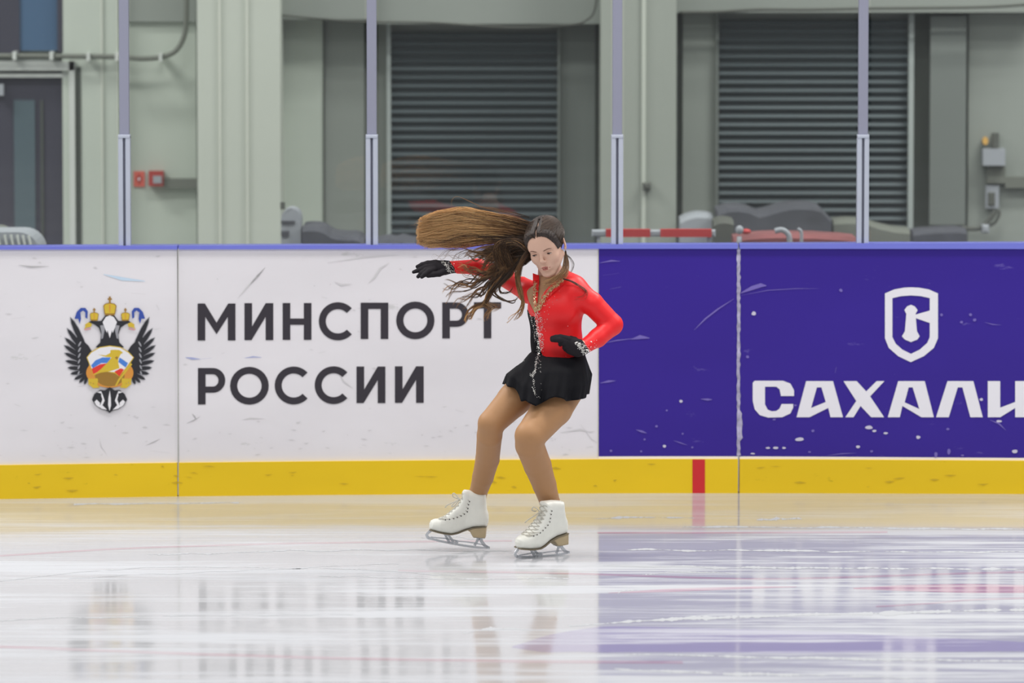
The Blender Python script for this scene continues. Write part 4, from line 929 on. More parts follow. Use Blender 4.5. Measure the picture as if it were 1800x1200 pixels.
# collars (folded flaps standing a little off the chest)
def flap(name, P2, m, off, th=.003):
    H_, ok = hit(P2, torso+neck, off); ym = np.median(H_[ok][:, 1]); H_[~ok] = at(P2[~ok][:, 0], P2[~ok][:, 1], ym); n = len(H_)//2
    V = np.concatenate([H_, H_+np.array([0, th, 0])]); Fc = [(i, i+1, i+1+n, i+n) for i in range(n-1)]+[(2*n+i, 3*n+i, 3*n+i+1, 2*n+i+1) for i in range(n-1)]
    Fc += [(i, 2*n+i, 2*n+i+1, i+1) for i in range(n-1)]+[(n+i, n+i+1, 3*n+i+1, 3*n+i) for i in range(n-1)]
    return mk(name, V, Fc, m, P_, smooth=False)
def strip(A, B, n=14):
    A = np.array(A, float); B = np.array(B, float); t = np.linspace(0, 1, n)
    f = lambda Q: np.stack([np.interp(t, np.linspace(0, 1, len(Q)), Q[:, k]) for k in (0, 1)], 1)
    return np.concatenate([f(A), f(B)])
colM = M['red_lycra']
flap('collar_flap', strip([(936.5,480),(937,505),(938,528),(942,550)], [(948,484),(947,502),(945,525),(943,549)]), colM, .008)
flap('collar_flap', strip([(984,488),(965,503),(953,518),(945,545)], [(994,497),(972,515),(958,530),(946,548)]), colM, .008)
stones('collar_stones', np.concatenate([along([(940,488),(940,502),(940,525),(942,548)], 280, 1.5), along([(988,492),(968,509),(955,524),(945,546)], 520, 2.7)]), torso+neck, M['stone_gold'], .0019, .0125)
stones('placket_stones', np.concatenate([along([(942,550),(944,575),(948,598),(946,620),(942,640),(939,655),(937,662)], 430, [2.4,1.4]), along([(943,545),(951,560),(953,590),(953,618)], 130, 1.8), along([(926,545),(934,560),(939,580),(942,600)], 60, 1.0)]), torso+legR[:1]+legL[:1], M['stone'], .0015, .0055)
skirt_stones('skirt_stones', np.concatenate([along([(948,616),(943,634),(941,648),(939,656)], 130, 1.2), along([(933,656),(936,663)], 22, 2), along([(941,650),(937,658)], 12, 2.0), along([(938,666),(938,680),(941,694)], 46, .9), along([(946,622),(950,640),(951,655)], 14, 1), np.array([(951,674),(952,685),(947,697),(949,699),(944,698),(921,634),(947,647),(946,639),(943,693)])]), M['stone'], .0015)
scat = [(983,511),(975,521),(979,527),(968,519),(965,527),(971,531),(972,535),(958,537),(962,535),(966,540),(962,546),(957,548),(964,552),(957,562),(958,566),(950,572),(962,561),(998,573),(995,626),(955,604),(953,623)]
stones('bodice_stones', np.array(scat), torso, M['stone'], .0016, .0035)
stones('cuff_stones', np.concatenate([along([(1013,601),(1020,610),(1028,623)], 150, 2.4), along([(1023,603),(1030,614),(1035,620)], 90, 4.0), along([(1040,598),(1044,612)], 12, 5)]), armL+handL, M['stone'], .0017, .0035)
stones('cuff_stones', np.concatenate([along([(778,459),(786,468),(792,480)], 85, 2.0), along([(786,460),(792,468),(797,478)], 45, 3.0)]), armR+handR, M['stone'], .0016, .0035)
# ---- face details
for s_ in (-1, 1):
    mb = MB(); ball(mb, (0,0,0), (1,1,1), n=34); U_ = np.array(mb.V); Q_ = U_[:, [0,2,1]]*[1,1,-1]; V = Q_*13.2     # poles towards +-y
    Vv = np.array([hw((s_*31+v[0]*1.06, 70.8+v[1], v[2]*.92-.5)) for v in V]); cen = np.array([V[list(f)].mean(0) for f in mb.F])
    xx = cen[:, 0]; zz = cen[:, 2]+1.4; fr_ = cen[:, 1] > 2; lid = 3.6*(1-(xx/11)**2); inside = (zz < lid*.9-.02*s_*xx) & (zz > -lid*.85) & (np.abs(xx) < 11) & fr_
    iris = ((xx+2.6)**2+(zz-.3)**2 < 5.6**2) & inside; mi = np.where(iris, 2, np.where(inside, 1, 0))
    mk('eye', Vv, mb.F, [M['skin'], M['eyew'], M['iris']], P_, smooth=True, mi=mi)
    def facept(x, z, off=.6):
        lo_, hi_ = 40., 130.
        y = 130.
        for _ in range(60): 
            dd = float(union(head, hw((x, y, z))[None], subs)[0])/HS
            y -= max(dd-off, 0)*.7
            if dd-off < .05: break
        return hw((x, y, z))
    mb = MB(); mb.tube([facept(s_*x, z) for x, z in ((15,15.5),(22,18),(30,20),(38,20),(46,16))], [.0012,.0018,.0018,.0014,.0006], 6); mb.build('eyebrow', M['brow'], P_, smooth=True)
    mb = MB(); mb.tube([hw((s_*31+x, y_, z)) for x, y_, z in ((-11.8,76.5,-1.8),(-7,81.8,.4),(0,83.9,1.5),(7,81.8,.4),(11.8,76.5,-1.8))], [.0008,.0015,.0018,.0016,.0009], 6); mb.build('eyelash', M['lash'], P_, smooth=True)
def facey(x, z):
    y = 130.
    for _ in range(70):
        dd = float(union(head, hw((x, y, z))[None], subs[:0])[0])/HS; y -= max(dd, 0)*.7
        if dd < .04: break
    return y
def lipline(pts, rr):
    q = [(x, facey(x, z)-.55*r_, z) for (x, z), r_ in zip(pts, rr)]; return [hcone(q[i], q[i+1], rr[i], rr[i+1], .0008) for i in range(len(q)-1)]
Vl, Fl = surface(lipline([(-20,-59),(-11,-56),(-3,-54.8),(0,-55.4),(3,-54.8),(11,-56),(20,-59)], [1.2,2.5,2.9,2.6,2.9,2.5,1.2])+lipline([(-18,-60.5),(-9,-62.8),(0,-63.6),(9,-62.8),(18,-60.5)], [1.2,2.8,3.5,2.8,1.2]), .0010, [hell((0,96,-59.4), (11,12,1.2), .0008)])
mk('lips', Vl, Fl, M['lip'], P_, smooth=True)
# ---- hair
def hair_mat():
    m = bpy.data.materials.new('hair'); m.use_nodes = True; nt = m.node_tree; b = nt.nodes['Principled BSDF']; a = nt.nodes.new('ShaderNodeAttribute'); a.attribute_name = 'tone'
    r = nt.nodes.new('ShaderNodeValToRGB'); e = r.color_ramp.elements; e[0].position = 0; e[0].color = (.034,.022,.017,1); e[1].position = 1; e[1].color = (.90,.58,.28,1)
    for p, c in ((.3,(.085,.048,.028,1)),(.6,(.36,.185,.08,1)),(.8,(.72,.44,.19,1))): k = e.new(p); k.color = c
    nt.links.new(a.outputs['Fac'], r.inputs[0]); nt.links.new(r.outputs[0], b.inputs['Base Color']); b.inputs['Roughness'].default_value = .45; b.inputs['Specular IOR Level'].default_value = .4
    return m
M['hair'] = hair_mat()
M['hair_cap'] = mat('hair_roots', (.042,.031,.027,1), .5, spec=.32, noise=.6, nscale=190, stretch=(1,.10,.6), bump=.25, bscale=260)
HRi = HR.T
def cap_post(P, d):
    L = ((P-HC)@HR)/HS; x, y, z = L[:, 0], L[:, 1], L[:, 2]
    ov = (np.power(np.abs(x/59), 2.6)+np.power(np.abs((z+12)/87), 2.6))**(1/2.6)-1      # face oval seen from the front
    oval = ov*55; side = (14+.10*z)-y
    inside = np.maximum(oval, side)*HS
    low = np.where((y > -14) & (np.abs(x) > 40), np.minimum(z+58, z+4+.5*(14-y)*0), z+58)*HS
    ear = (np.sqrt(((y+8)/17)**2+((z+8)/27)**2)-1)*14*HS; ear = np.where(np.abs(x) > 55, ear, 1)
    pt = np.abs(x+3+.04*(y-60)+1.4*np.sin(y*.13)); onpart = (y > -5) & (z > 0); part = np.where(onpart, pt-1.5, 5)*HS
    g_ = np.minimum(np.minimum(inside, low), np.minimum(ear, part))
    lift = np.where(onpart, np.clip((pt-1.0)/7, 0, 1)**.6, 1)*(.0045+.0055*np.clip((z-20)/70, 0, 1))+.0006
    lift = lift*np.clip(inside/.009, .35, 1)
    strand = np.clip(inside/.02, 0, 1)*.0006*np.sin(np.arctan2(x, z+60)*85+np.sin(y*.10)*1.2)*np.clip(pt/5, 0, 1)
    return np.maximum(d-lift-strand, -g_)
capb = head[:3]+[hell((0,48,42), (56,37,42), .03)]
Vh, Fh = surface(capb, .0019, post=cap_post)
hcap = mk('hair', Vh, Fh, M['hair_cap'], P_, smooth=True)
def cat(P, n=26):
    P = np.asarray(P, float); Q = np.vstack([2*P[0]-P[1], P, 2*P[-1]-P[-2]]); m = len(P)-1; t = np.linspace(0, m-1e-6, n); i = t.astype(int); t = (t-i)[:, None]; i = i+1
    return .5*((2*Q[i])+(-Q[i-1]+Q[i+1])*t+(2*Q[i-1]-5*Q[i]+4*Q[i+1]-Q[i+2])*t*t+(-Q[i-1]+3*Q[i]-3*Q[i+1]+Q[i+2])*t**3)
SV = []; SF = []; ST = []; cntv = [0]
def strands(guides, n, spread, wave, r, tone, npt=26, tj=.12, lenj=(.8, 1.0), clump=0):
    """guides: list of control polylines (px,py,dy); strands interpolate neighbouring guides"""
    G_ = [cat(g_, npt) for g_ in guides]; t = np.linspace(0, 1, npt)
    cl = rng.uniform(0, len(G_)-1, max(clump, 1)); cle = rng.uniform(*lenj, max(clump, 1)); clt = rng.normal(0, .12, max(clump, 1)); cph = rng.uniform(0, 6.28, (max(clump, 1), 4)); cfr = rng.uniform(1.6, 3.4, (max(clump, 1), 2))
    for _ in range(n):
        if clump: ci = rng.integers(clump); s_ = np.clip(cl[ci]+rng.normal(0, .022), 0, max(len(G_)-1-1e-6, 0))
        else: s_ = rng.uniform(0, max(len(G_)-1-1e-6, 1e-9))
        if len(G_) == 1: C_ = G_[0].copy()
        else:
            i = int(s_); f = s_-i; C_ = G_[i]*(1-f)+G_[i+1]*f
        end = rng.uniform(*lenj) if not clump else cle[ci]+rng.normal(0, .025); tt = t*end; C_ = np.stack([np.interp(tt, t, C_[:, k]) for k in range(3)], 1)
        off = rng.normal(0, 1, 3)*np.array([spread, spread, spread*PX*1.6])
        grow = (.25+.75*tt)[:, None] if not clump else (.9-.55*tt)[:, None]
        ph = rng.uniform(0, 6.28, 4) if not clump else rng.uniform(0, .45, 4)+cph[ci]; fr_ = rng.uniform(1.6, 3.6, 2) if not clump else cfr[ci]
        wv = np.stack([np.sin(tt*fr_[0]*6.28+ph[0]), np.sin(tt*fr_[1]*6.28+ph[1]), .004*np.sin(tt*fr_[0]*6.28+ph[2])/1], 1)*np.array([wave*.5, wave, 1])*(tt**.8)[:, None]
        C_ = C_+off*grow+wv
        P = w3(C_[:, 0], C_[:, 1], C_[:, 2])
        T = np.gradient(P, axis=0); T /= np.linalg.norm(T, axis=1)[:, None]+1e-9
        a = np.cross(T, [0, 1, 0]); a /= np.linalg.norm(a, axis=1)[:, None]+1e-9; b = np.cross(T, a)
        R = (r*rng.uniform(.6, 1.3)*(1-.75*t**2))[:, None]
        ring = np.stack([P+R*a, P+R*(-.5*a+.87*b), P+R*(-.5*a-.87*b)], 1).reshape(-1, 3)
        base = cntv[0]; k = np.arange(npt-1)
        for j in range(3):
            jj = (j+1) % 3; SF.append(np.stack([base+3*k+j, base+3*k+jj, base+3*(k+1)+jj, base+3*(k+1)+j], 1))
        SV.append(ring); tn = np.interp(tt, np.linspace(0, 1, len(tone)), tone)+rng.normal(0, tj)+(clt[ci] if clump else 0); ST.append(np.repeat(np.clip(tn, 0, 1), 3)); cntv[0] += 3*npt
def raw(P, r, tone):
    npt = P.shape[1]; t = np.linspace(0, 1, npt)
    T = np.gradient(P, axis=1); T /= np.linalg.norm(T, axis=2)[..., None]+1e-9
    a = np.cross(T, [0, 1, 0.01]); a /= np.linalg.norm(a, axis=2)[..., None]+1e-9; b = np.cross(T, a)
    for q in range(len(P)):
        R = (r*rng.uniform(.6, 1.3)*np.clip(np.minimum(t*8+.3, 1), 0, 1)*(1-.4*t))[:, None]
        SV.append(np.stack([P[q]+R*a[q], P[q]+R*(-.5*a[q]+.87*b[q]), P[q]+R*(-.5*a[q]-.87*b[q])], 1).reshape(-1, 3)); base = cntv[0]; k = np.arange(npt-1)
        for j in range(3): jj = (j+1) % 3; SF.append(np.stack([base+3*k+j, base+3*k+jj, base+3*(k+1)+jj, base+3*(k+1)+j], 1))
        ST.append(np.repeat(np.clip(np.full(npt, tone)+rng.normal(0, .09), 0, 1), 3)); cntv[0] += 3*npt
def combed(n):
    # strands combed from the hairline and the parting over the skull to the viewer's left and back
    c0 = np.array([0, -8, 18.]); npt = 22; t = np.linspace(0, 1, npt)
    st = []
    for _ in range(n):
        if rng.random() < .55:
            ph = rng.uniform(-.25, math.pi+.25) if rng.random() < .8 else rng.uniform(0, math.pi)
            x = 59*np.sign(math.cos(ph))*abs(math.cos(ph))**(2/2.6); z = -12+87*np.sign(math.sin(ph))*abs(math.sin(ph))**(2/2.6); z = max(z, -4)
            y = math.sqrt(max(0, 1-(x/70)**2-((z-32)/78)**2))*84-8; y = max(y, 16)
        else:
            y = rng.uniform(-5, 70); sgn = rng.choice([-1, 1]); x = -3-.04*(y-60)-1.4*math.sin(y*.13)+sgn*2.6; z = 32+76*math.sqrt(max(0, 1-((y+10)/88)**2-(x/70)**2))
        st.append((x, y, z, 0 if x < -3 else 1))
    st = np.array(st); d0 = st[:, :3]-c0; d0 /= np.linalg.norm(d0, axis=1)[:, None]
    end = np.where(st[:, 3:4] > 0, np.array([[.30,-.93,.05]]), np.array([[-.72,-.62,-.05]]))+rng.normal(0, .10, (n, 3)); end /= np.linalg.norm(end, axis=1)[:, None]
    mid = d0*.6+np.where(st[:, 3:4] > 0, np.array([[.62,-.25,.55]]), np.array([[-.75,0,.45]])); 
    D = ((1-t)**2)[None, :, None]*d0[:, None]+(2*t*(1-t))[None, :, None]*mid[:, None]+(t**2)[None, :, None]*end[:, None]; D /= np.linalg.norm(D, axis=2)[..., None]
    D = D.reshape(-1, 3); lo_ = np.full(len(D), 30.); hi_ = np.full(len(D), 130.)
    tt = np.tile(t, n); z_ = D[:, 2]*80+18; off = (.0006+(.0045+.0055*np.clip((z_-20)/70, 0, 1))*np.clip(tt/.14, 0, 1)+.0004)+np.repeat(rng.uniform(0, .0012, n), npt)
    for _ in range(16):
        m_ = (lo_+hi_)/2; P = HC+((c0+D*m_[:, None])*HS)@HR.T; d_ = union(capb, P)-off; lo_ = np.where(d_ < 0, m_, lo_); hi_ = np.where(d_ < 0, hi_, m_)
    raw((HC+((c0+D*lo_[:, None])*HS)@HR.T).reshape(n, npt, 3), .0006, .10)
def flush(name):
    V = np.concatenate(SV); Fq = np.concatenate(SF); tn = np.concatenate(ST)
    o = mk(name, V, Fq, M['hair'], hcap, smooth=True)
    at_ = o.data.attributes.new('tone', 'FLOAT', 'POINT'); at_.data.foreach_set('value', tn.astype(np.float32)); tag(o, kind='stuff')
    SV.clear(); SF.clear(); ST.clear(); cntv[0] = 0; return o
R0 = .00075
# upper golden sweep
A = [[(938,393,.02),(905,383,.05),(860,374,.08),(815,367,.10),(785,370,.10),(756,378,.10)],
     [(934,400,.03),(900,391,.06),(855,382,.09),(810,377,.11),(775,382,.11),(741,388,.11)],
     [(930,408,.04),(895,400,.07),(850,394,.10),(805,391,.12),(770,398,.12),(739,402,.12)],
     [(928,414,.05),(890,409,.08),(845,405,.11),(800,405,.13),(770,410,.13),(738,416,.13)],
     [(926,420,.05),(885,418,.09),(845,417,.12),(805,420,.14),(775,424,.13),(740,426,.13)],
     [(924,424,.06),(885,425,.09),(848,427,.12),(815,431,.14),(785,432,.14),(757,432,.13)]]
A = [g_+[tuple(np.array(g_[-1])+.15*(np.array(g_[-1])-np.array(g_[-2])))] for g_ in A]
strands(A, 1150, 2.2, 2.6, R0, [.35,.7,.85,.9,.86,.84], tj=.15, lenj=(.62, .93))
strands(A, 760, 2.2, 4.6, R0*1.15, [.3,.65,.88,.96,.96,.96], tj=.12, lenj=(.78, 1.0), clump=60)
strands(A, 260, 1.6, 5.0, R0*1.7, [.3,.7,.95,1,1,1], tj=.06, lenj=(.8, 1.0), clump=60)
strands(A, 170, 4.0, 5.0, R0*1.2, [.05,.25,.4,.45,.5,.5], tj=.12, lenj=(.5, 1.0), clump=16)
flush('golden_hair_sweep')
# dark under mass from the nape
Bm = [[(930,414,.03),(905,420,.05),(880,428,.07),(855,436,.09),(825,441,.10),(800,438,.10)],
      [(930,424,.02),(905,434,.03),(880,440,.05),(855,446,.07),(835,452,.08),(815,455,.08)],
      [(930,436,.0),(905,444,.01),(882,452,.03),(862,462,.04),(848,474,.05),(838,488,.05)],
      [(932,446,-.02),(912,456,-.02),(893,466,0),(876,480,.02),(866,494,.03),(852,503,.03)],
      [(932,455,-.03),(918,465,-.04),(904,476,-.03),(892,490,-.01),(880,504,.0),(868,512,.01)]]
strands(Bm, 620, 3.2, 4.5, R0*1.2, [.04,.10,.20,.30,.40,.5], tj=.10, lenj=(.45, .82))
strands(Bm, 900, 1.7, 7.0, R0*1.25, [.06,.2,.38,.46,.54,.62], tj=.10, lenj=(.65, 1.0), clump=46)
flush('dark_hair_mass')
# long curling ends
C1 = [[(905,444,.0),(880,462,.02),(862,478,.04),(835,487,.05),(806,498,.06),(776,493,.06)],
      [(905,446,.0),(880,468,.02),(860,490,.03),(830,500,.05),(805,506,.05),(779,526,.05)],
      [(905,450,.0),(880,472,.02),(862,494,.03),(843,512,.03),(822,520,.04),(793,537,.04)],
      [(907,452,-.01),(884,476,.0),(864,500,.02),(850,520,.03),(842,536,.03),(816,560,.03)]]
strands(C1, 190, 1.0, 7, R0*1.25, [.08,.18,.28,.38,.48,.55], tj=.10, clump=14, lenj=(.85, 1.0))
C2 = [[(907,452,-.01),(886,474,.0),(868,494,.02),(856,514,.02),(846,534,.03),(820,548,.03),(812,566,.03)],
      [(908,454,-.01),(890,480,.0),(872,504,.01),(860,522,.02),(850,540,.02),(834,545,.02),(826,560,.02)]]
strands(C2, 240, 1.5, 4, R0*1.2, [.08,.18,.28,.36,.50,.66,.72], tj=.09, clump=9, lenj=(.88, 1.02))
C2b = [[(872,500,.02),(862,520,.02),(848,534,.02),(858,542,.02),(850,556,.02),(855,563,.02)], [(868,506,.02),(856,524,.02),(862,536,.02),(880,536,.02),(868,548,.02),(852,562,.02)]]
strands(C2b, 60, 2.0, 3, R0*1.1, [.2,.35,.5,.6,.68,.72], tj=.08, clump=7)
C3 = [[(920,450,-.05),(903,470,-.03),(890,490,-.02),(878,506,-.01),(884,514,0),(898,510,0),(904,500,0)],
      [(918,452,-.05),(900,474,-.03),(884,496,-.02),(870,512,.0),(886,528,.0),(905,530,0),(912,516,0)],
      [(915,452,-.04),(896,476,-.02),(876,496,0),(862,510,0),(876,526,0),(896,530,0),(908,520,0)]]
strands(C3, 80, 1.1, 2.5, R0*1.3, [.05,.15,.2,.28,.34,.4], tj=.06, clump=6)
C4 = [[(927,440,-.07),(916,458,-.08),(911,480,-.08),(912,505,-.08),(918,530,-.07),(908,550,-.06),(892,564,-.05)],
      [(926,446,-.07),(912,466,-.08),(906,488,-.08),(912,512,-.08),(920,534,-.07),(915,552,-.06),(900,566,-.05)],
      [(926,450,-.07),(918,470,-.08),(915,492,-.09),(919,515,-.09),(921,538,-.08),(912,556,-.07),(890,562,-.06)]]
strands(C4, 150, 1.2, 3.5, R0*1.1, [.08,.25,.4,.48,.55,.6,.62], tj=.12, clump=12, lenj=(.8, 1.03))
C5 = [[(929,436,-.06),(908,428,-.05),(890,432,-.03),(893,450,-.03),(905,468,-.03),(918,486,-.04)],
      [(928,445,-.07),(912,430,-.06),(894,424,-.05),(880,432,-.04),(886,452,-.03),(896,474,-.03)],
      [(929,432,-.06),(905,421,-.05),(880,424,-.04),(868,440,-.03),(872,462,-.02),(884,486,-.02)]]
strands(C5, 110, 1.8, 2.5, R0*1.1, [.15,.5,.62,.55,.45,.42], tj=.12, clump=12)
strands(C5, 240, 3.5, 4, R0*1.1, [.05,.14,.2,.24,.26,.3], tj=.08)
# veil of fine hair over the right forearm and below
C6 = [[(880,470,.03),(860,474,.05),(840,470,.06),(822,466,.06),(806,462,.05)], [(880,476,.03),(858,484,.04),(838,482,.05),(818,476,.05),(803,470,.05)], [(875,480,.03),(855,492,.04),(838,495,.05),(820,488,.05),(808,480,.05)]]
strands(C6, 90, 1.0, 5, R0*.9, [.2,.3,.45,.55,.6], tj=.1, clump=16)
flush('curling_hair_ends')
# hair swept across the jaw
C7 = [[(994,440,-.02),(997,462,-.04),(993,480,-.075),(980,492,-.095),(960,500,-.10),(946,503,-.10)],
      [(993,446,-.03),(990,466,-.07),(985,478,-.10),(974,488,-.115),(960,494,-.12),(950,498,-.12)],
      [(997,448,-.01),(1001,466,-.02),(998,484,-.05),(988,496,-.07),(972,504,-.085),(955,508,-.09)]]
strands(C7, 190, 2.6, 2.5, R0*.75, [.25,.42,.55,.6,.6,.6], tj=.12, lenj=(.5, 1.0))
strands([[(995,447,-.02),(1004,454,-.03),(1009,464,-.03),(1006,476,-.03),(998,482,-.04)], [(995,449,-.02),(1003,457,-.03),(1007,466,-.03),(1003,477,-.03),(994,484,-.04)]], 7, .6, .8, R0*.8, [.1,.2,.3], tj=.05)
# shoulder wisp
strands([[(990,490,-.08),(1004,494,-.08),(1018,502,-.07),(1030,512,-.06),(1026,522,-.06),(1008,524,-.09)]], 26, 2.0, 1.5, R0*.8, [.1,.2,.25,.3,.35], tj=.06)
# flyaways
strands([[(932,384,.0),(905,378,.02),(880,371,.04),(850,364,.05),(822,352,.06),(803,345,.06),(794,352,.06),(794,364,.06)]], 5, .5, .8, R0*.7, [.1,.5,.6,.7], tj=.05)
strands([[(930,380,.0),(900,372,.03),(860,364,.05),(830,360,.06)], [(930,384,.0),(900,376,.03),(860,370,.05),(815,362,.06)]], 14, 1.5, 1.5, R0*.6, [.1,.5,.6], tj=.08)
strands([[(820,438,.1),(800,446,.1),(790,462,.1),(786,474,.1)], [(830,440,.1),(812,448,.1),(805,462,.09),(803,474,.09)], [(800,432,.1),(780,440,.1),(762,452,.1),(755,448,.1)], [(840,440,.08),(822,455,.08),(795,450,.08),(772,440,.08)]], 18, 1.5, 3.5, R0*.75, [.3,.35,.45,.5], tj=.06)
strands([[(760,385,.1),(745,388,.1),(732,387,.1),(724,392,.1)], [(760,400,.1),(745,398,.1),(735,402,.1),(729,400,.1)]], 8, 2, 2, R0*.7, [.6,.7,.7], tj=.06)
combed(1500)
# short fuzz standing on the crown
for _ in range(70):
    x = rng.uniform(-45, 40); p0 = None
    a = [hw((x, 10+rng.uniform(-25, 15), 104-.012*x*x)), hw((x*1.05+rng.normal(0,4), rng.uniform(-20, 10), 110+rng.uniform(2, 6)-.012*x*x))]
    qx, qy = proj(np.array(a)); strands([[(qx[0], qy[0]+3, a[0][1]-YS), ((qx[0]+qx[1])/2, (qy[0]+qy[1])/2, (a[0][1]+a[1][1])/2-YS), (qx[1], qy[1], a[1][1]-YS)]], 1, .3, .3, R0*.5, [.1,.3], npt=6, tj=.08)
flush('loose_hair')
# ---- skates (profile drawn in mm: u towards the toe, w up, blade sole at w=0)
th0 = math.radians(8.1); mmz = 2.22/9.2308*1.04
def bp(x, y):
    dx, dy_ = (1110-x), (1060-y); u_ = dx*math.cos(th0)+dy_*math.sin(th0)*1.0; w_ = dy_*math.cos(th0)-dx*math.sin(th0)
    return (u_*mmz, w_*mmz)
prof = [bp(*q) for q in [(1040,190),(960,165),(860,140),(760,128),(690,125),(668,150),(672,200),(660,270),(600,370),(520,440),(440,510),(370,560),(290,592),(220,598),(170,620),(146,670),(143,730),(165,765),(280,792),(400,815),(510,828),(600,808),(740,750),(860,715),(1055,702),(1080,640),(1090,570),(1085,500),(1062,430),(1048,330)]]
heelp = [bp(*q) for q in [(735,755),(860,716),(1055,698),(1052,760),(1040,880),(940,876),(850,868),(828,835),(805,790),(770,765)]]
halfw = lambda u_, w_: np.interp(u_, [0,20,60,110,160,205,235,255], [24,31,31,29,38,41,34,20])*np.interp(w_, [30,60,110,150,200], [1,1,.93,.90,1.0])
def sd2(x, y, poly): return sdpoly(x, y, poly)
def skate(name, origin, ud, wd, m_boot, seed):
    vd = np.cross(ud, wd); vd /= np.linalg.norm(vd)
    def W_(u_, w_, v_): return origin+(np.multiply.outer(u_, ud)+np.multiply.outer(w_, wd)+np.multiply.outer(v_, vd))*.001
    def solid(poly, hwf, k, h, name, m, parent, pad=6):
        pl = np.array(poly); lo = np.array([pl[:, 0].min()-pad, pl[:, 1].min()-pad, -52.]); hi = np.array([pl[:, 0].max()+pad, pl[:, 1].max()+pad, 52.])
        n = np.ceil((hi-lo)/h).astype(int)+1; ax = [lo[i]+np.arange(n[i])*h for i in range(3)]
        U, Wg = np.meshgrid(ax[0], ax[1], indexing='ij'); d2 = sd2(U.ravel(), Wg.ravel(), poly).reshape(U.shape); hw_ = hwf(U, Wg)
        D = smax(d2[:, :, None]+0*ax[2], np.abs(ax[2])[None, None, :]-hw_[:, :, None], k)
        D = D if k < 9 else smax(D, 0*D-99, 1)
        V, Fq = nets(D, lo, h); return mk(name, W_(V[:, 0], V[:, 1], V[:, 2]), Fq, m, parent, smooth=True)
    bt = solid(prof, halfw, 26, 2.2, 'ice_skate', m_boot, P_)
    solid(heelp, lambda U, Wg: np.interp(U, [0,70,110], [29,27,20])+0*Wg, 4, 2.2, 'heel', M['heel'], bt)
    # sole edge
    so_ = [bp(*q) for q in [(158,752),(280,785),(400,806),(510,820),(600,800),(735,747),(860,712),(1058,695),(1058,710),(860,728),(745,764),(606,820),(512,838),(400,826),(280,802),(150,772)]]
    solid(so_, lambda U, Wg: np.interp(U, [0,20,60,110,160,205,235,255], [24,30,30,27,36,39,32,18])+0*Wg, 1.5, 1.3, 'sole', M['sole'], bt)
    # blade
    mb = MB()
    def plate(pts, wdt, hv=2.0):
        P = np.array([bp(*q) for q in pts]); wdt = np.broadcast_to(np.asarray(wdt, float)*mmz, (len(P),)); T = np.gradient(P, axis=0); T /= np.linalg.norm(T, axis=1)[:, None]; Nn = np.stack([-T[:, 1], T[:, 0]], 1)
        A_ = P+Nn*wdt[:, None]/2; B_ = P-Nn*wdt[:, None]/2; n = len(P); Q = np.concatenate([A_, B_]); V = np.concatenate([W_(Q[:, 0], Q[:, 1], np.full(2*n, hv)), W_(Q[:, 0], Q[:, 1], np.full(2*n, -hv))])
        Fc = [(i, i+1, i+1+n, i+n) for i in range(n-1)]+[(2*n+i, 3*n+i, 3*n+i+1, 2*n+i+1) for i in range(n-1)]+[(i, 2*n+i, 2*n+i+1, i+1) for i in range(n-1)]+[(n+i, n+i+1, 3*n+i+1, 3*n+i) for i in range(n-1)]+[(0, n, 3*n, 2*n), (n-1, 3*n-1, 4*n-1, 2*n-1)]
        mb.add(V, Fc)
    plate([(172,775),(150,800),(118,828),(105,855),(118,885),(150,903)], [50,46,40,44,48,40])
    plate([(130,900),(300,942),(480,978),(700,1012),(900,1036),(1112,1044)], [40,34,34,34,34,30])
    plate([(170,885),(300,897),(410,903),(520,925),(620,945),(760,955),(860,968),(960,985),(1040,1005),(1110,1032)], [16,16,18,24,18,18,20,18,20,20])
    plate([(398,825),(420,880),(455,945),(470,970)], [50,36,44,50]); plate([(440,830),(475,880),(510,930),(530,975)], [40,34,40,60]); plate([(560,945),(600,980)], [40,40])
    plate([(935,880),(910,930),(880,985),(868,1010)], [70,40,40,50]); plate([(955,880),(985,950),(1030,1005),(1080,1035)], [60,50,50,40])
    plate([(170,772),(300,800),(400,822),(505,836)], 8, 16); plate([(850,874),(940,882),(1035,884)], 8, 15)
    mb.build('blade', M['blade'], bt)
    # laces, eyelets, bow on the front ridge
    rid = [(690,180),(672,240),(640,310),(600,365),(550,415),(500,460),(450,500),(395,545),(345,572),(300,590)]
    eye = [(790,300),(775,350),(765,410),(757,462),(712,500),(660,528),(602,550),(545,570),(480,582),(415,592)]
    if seed == 2: eye = [((e[0]*.75+r_[0]*.25), (e[1]*.75+r_[1]*.25)) for e, r_ in zip(eye, rid)]
    def Df(u_, w_, v_):
        u_, w_, v_ = (np.atleast_1d(np.asarray(q, float)) for q in (u_, w_, v_)); return smax(sdpoly(u_, w_, prof), np.abs(v_)-halfw(u_, w_), 26)
    def side_v(u_, w_):
        v = np.linspace(0, 50, 101); d_ = Df(np.full(101, u_), np.full(101, w_), v); k_ = np.argmax(d_ > 0); return v[k_] if d_[0] < 0 else 0
    def ridge_pt(r_, e_, v_, off=1.2):
        t = np.linspace(-.8, 1.0, 181); u_ = r_[0]+(e_[0]-r_[0])*t; w_ = r_[1]+(e_[1]-r_[1])*t; d_ = Df(u_, w_, np.full(181, v_))-off; k_ = int(np.argmax(d_ < 0)) if (d_ < 0).any() else 60
        return W_(u_[k_], w_[k_], v_)
    ml = MB(); me_ = MB(); E2 = [bp(*q) for q in eye]; R2_ = [bp(*q) for q in rid]; sv = [side_v(*q)+.6 for q in E2]
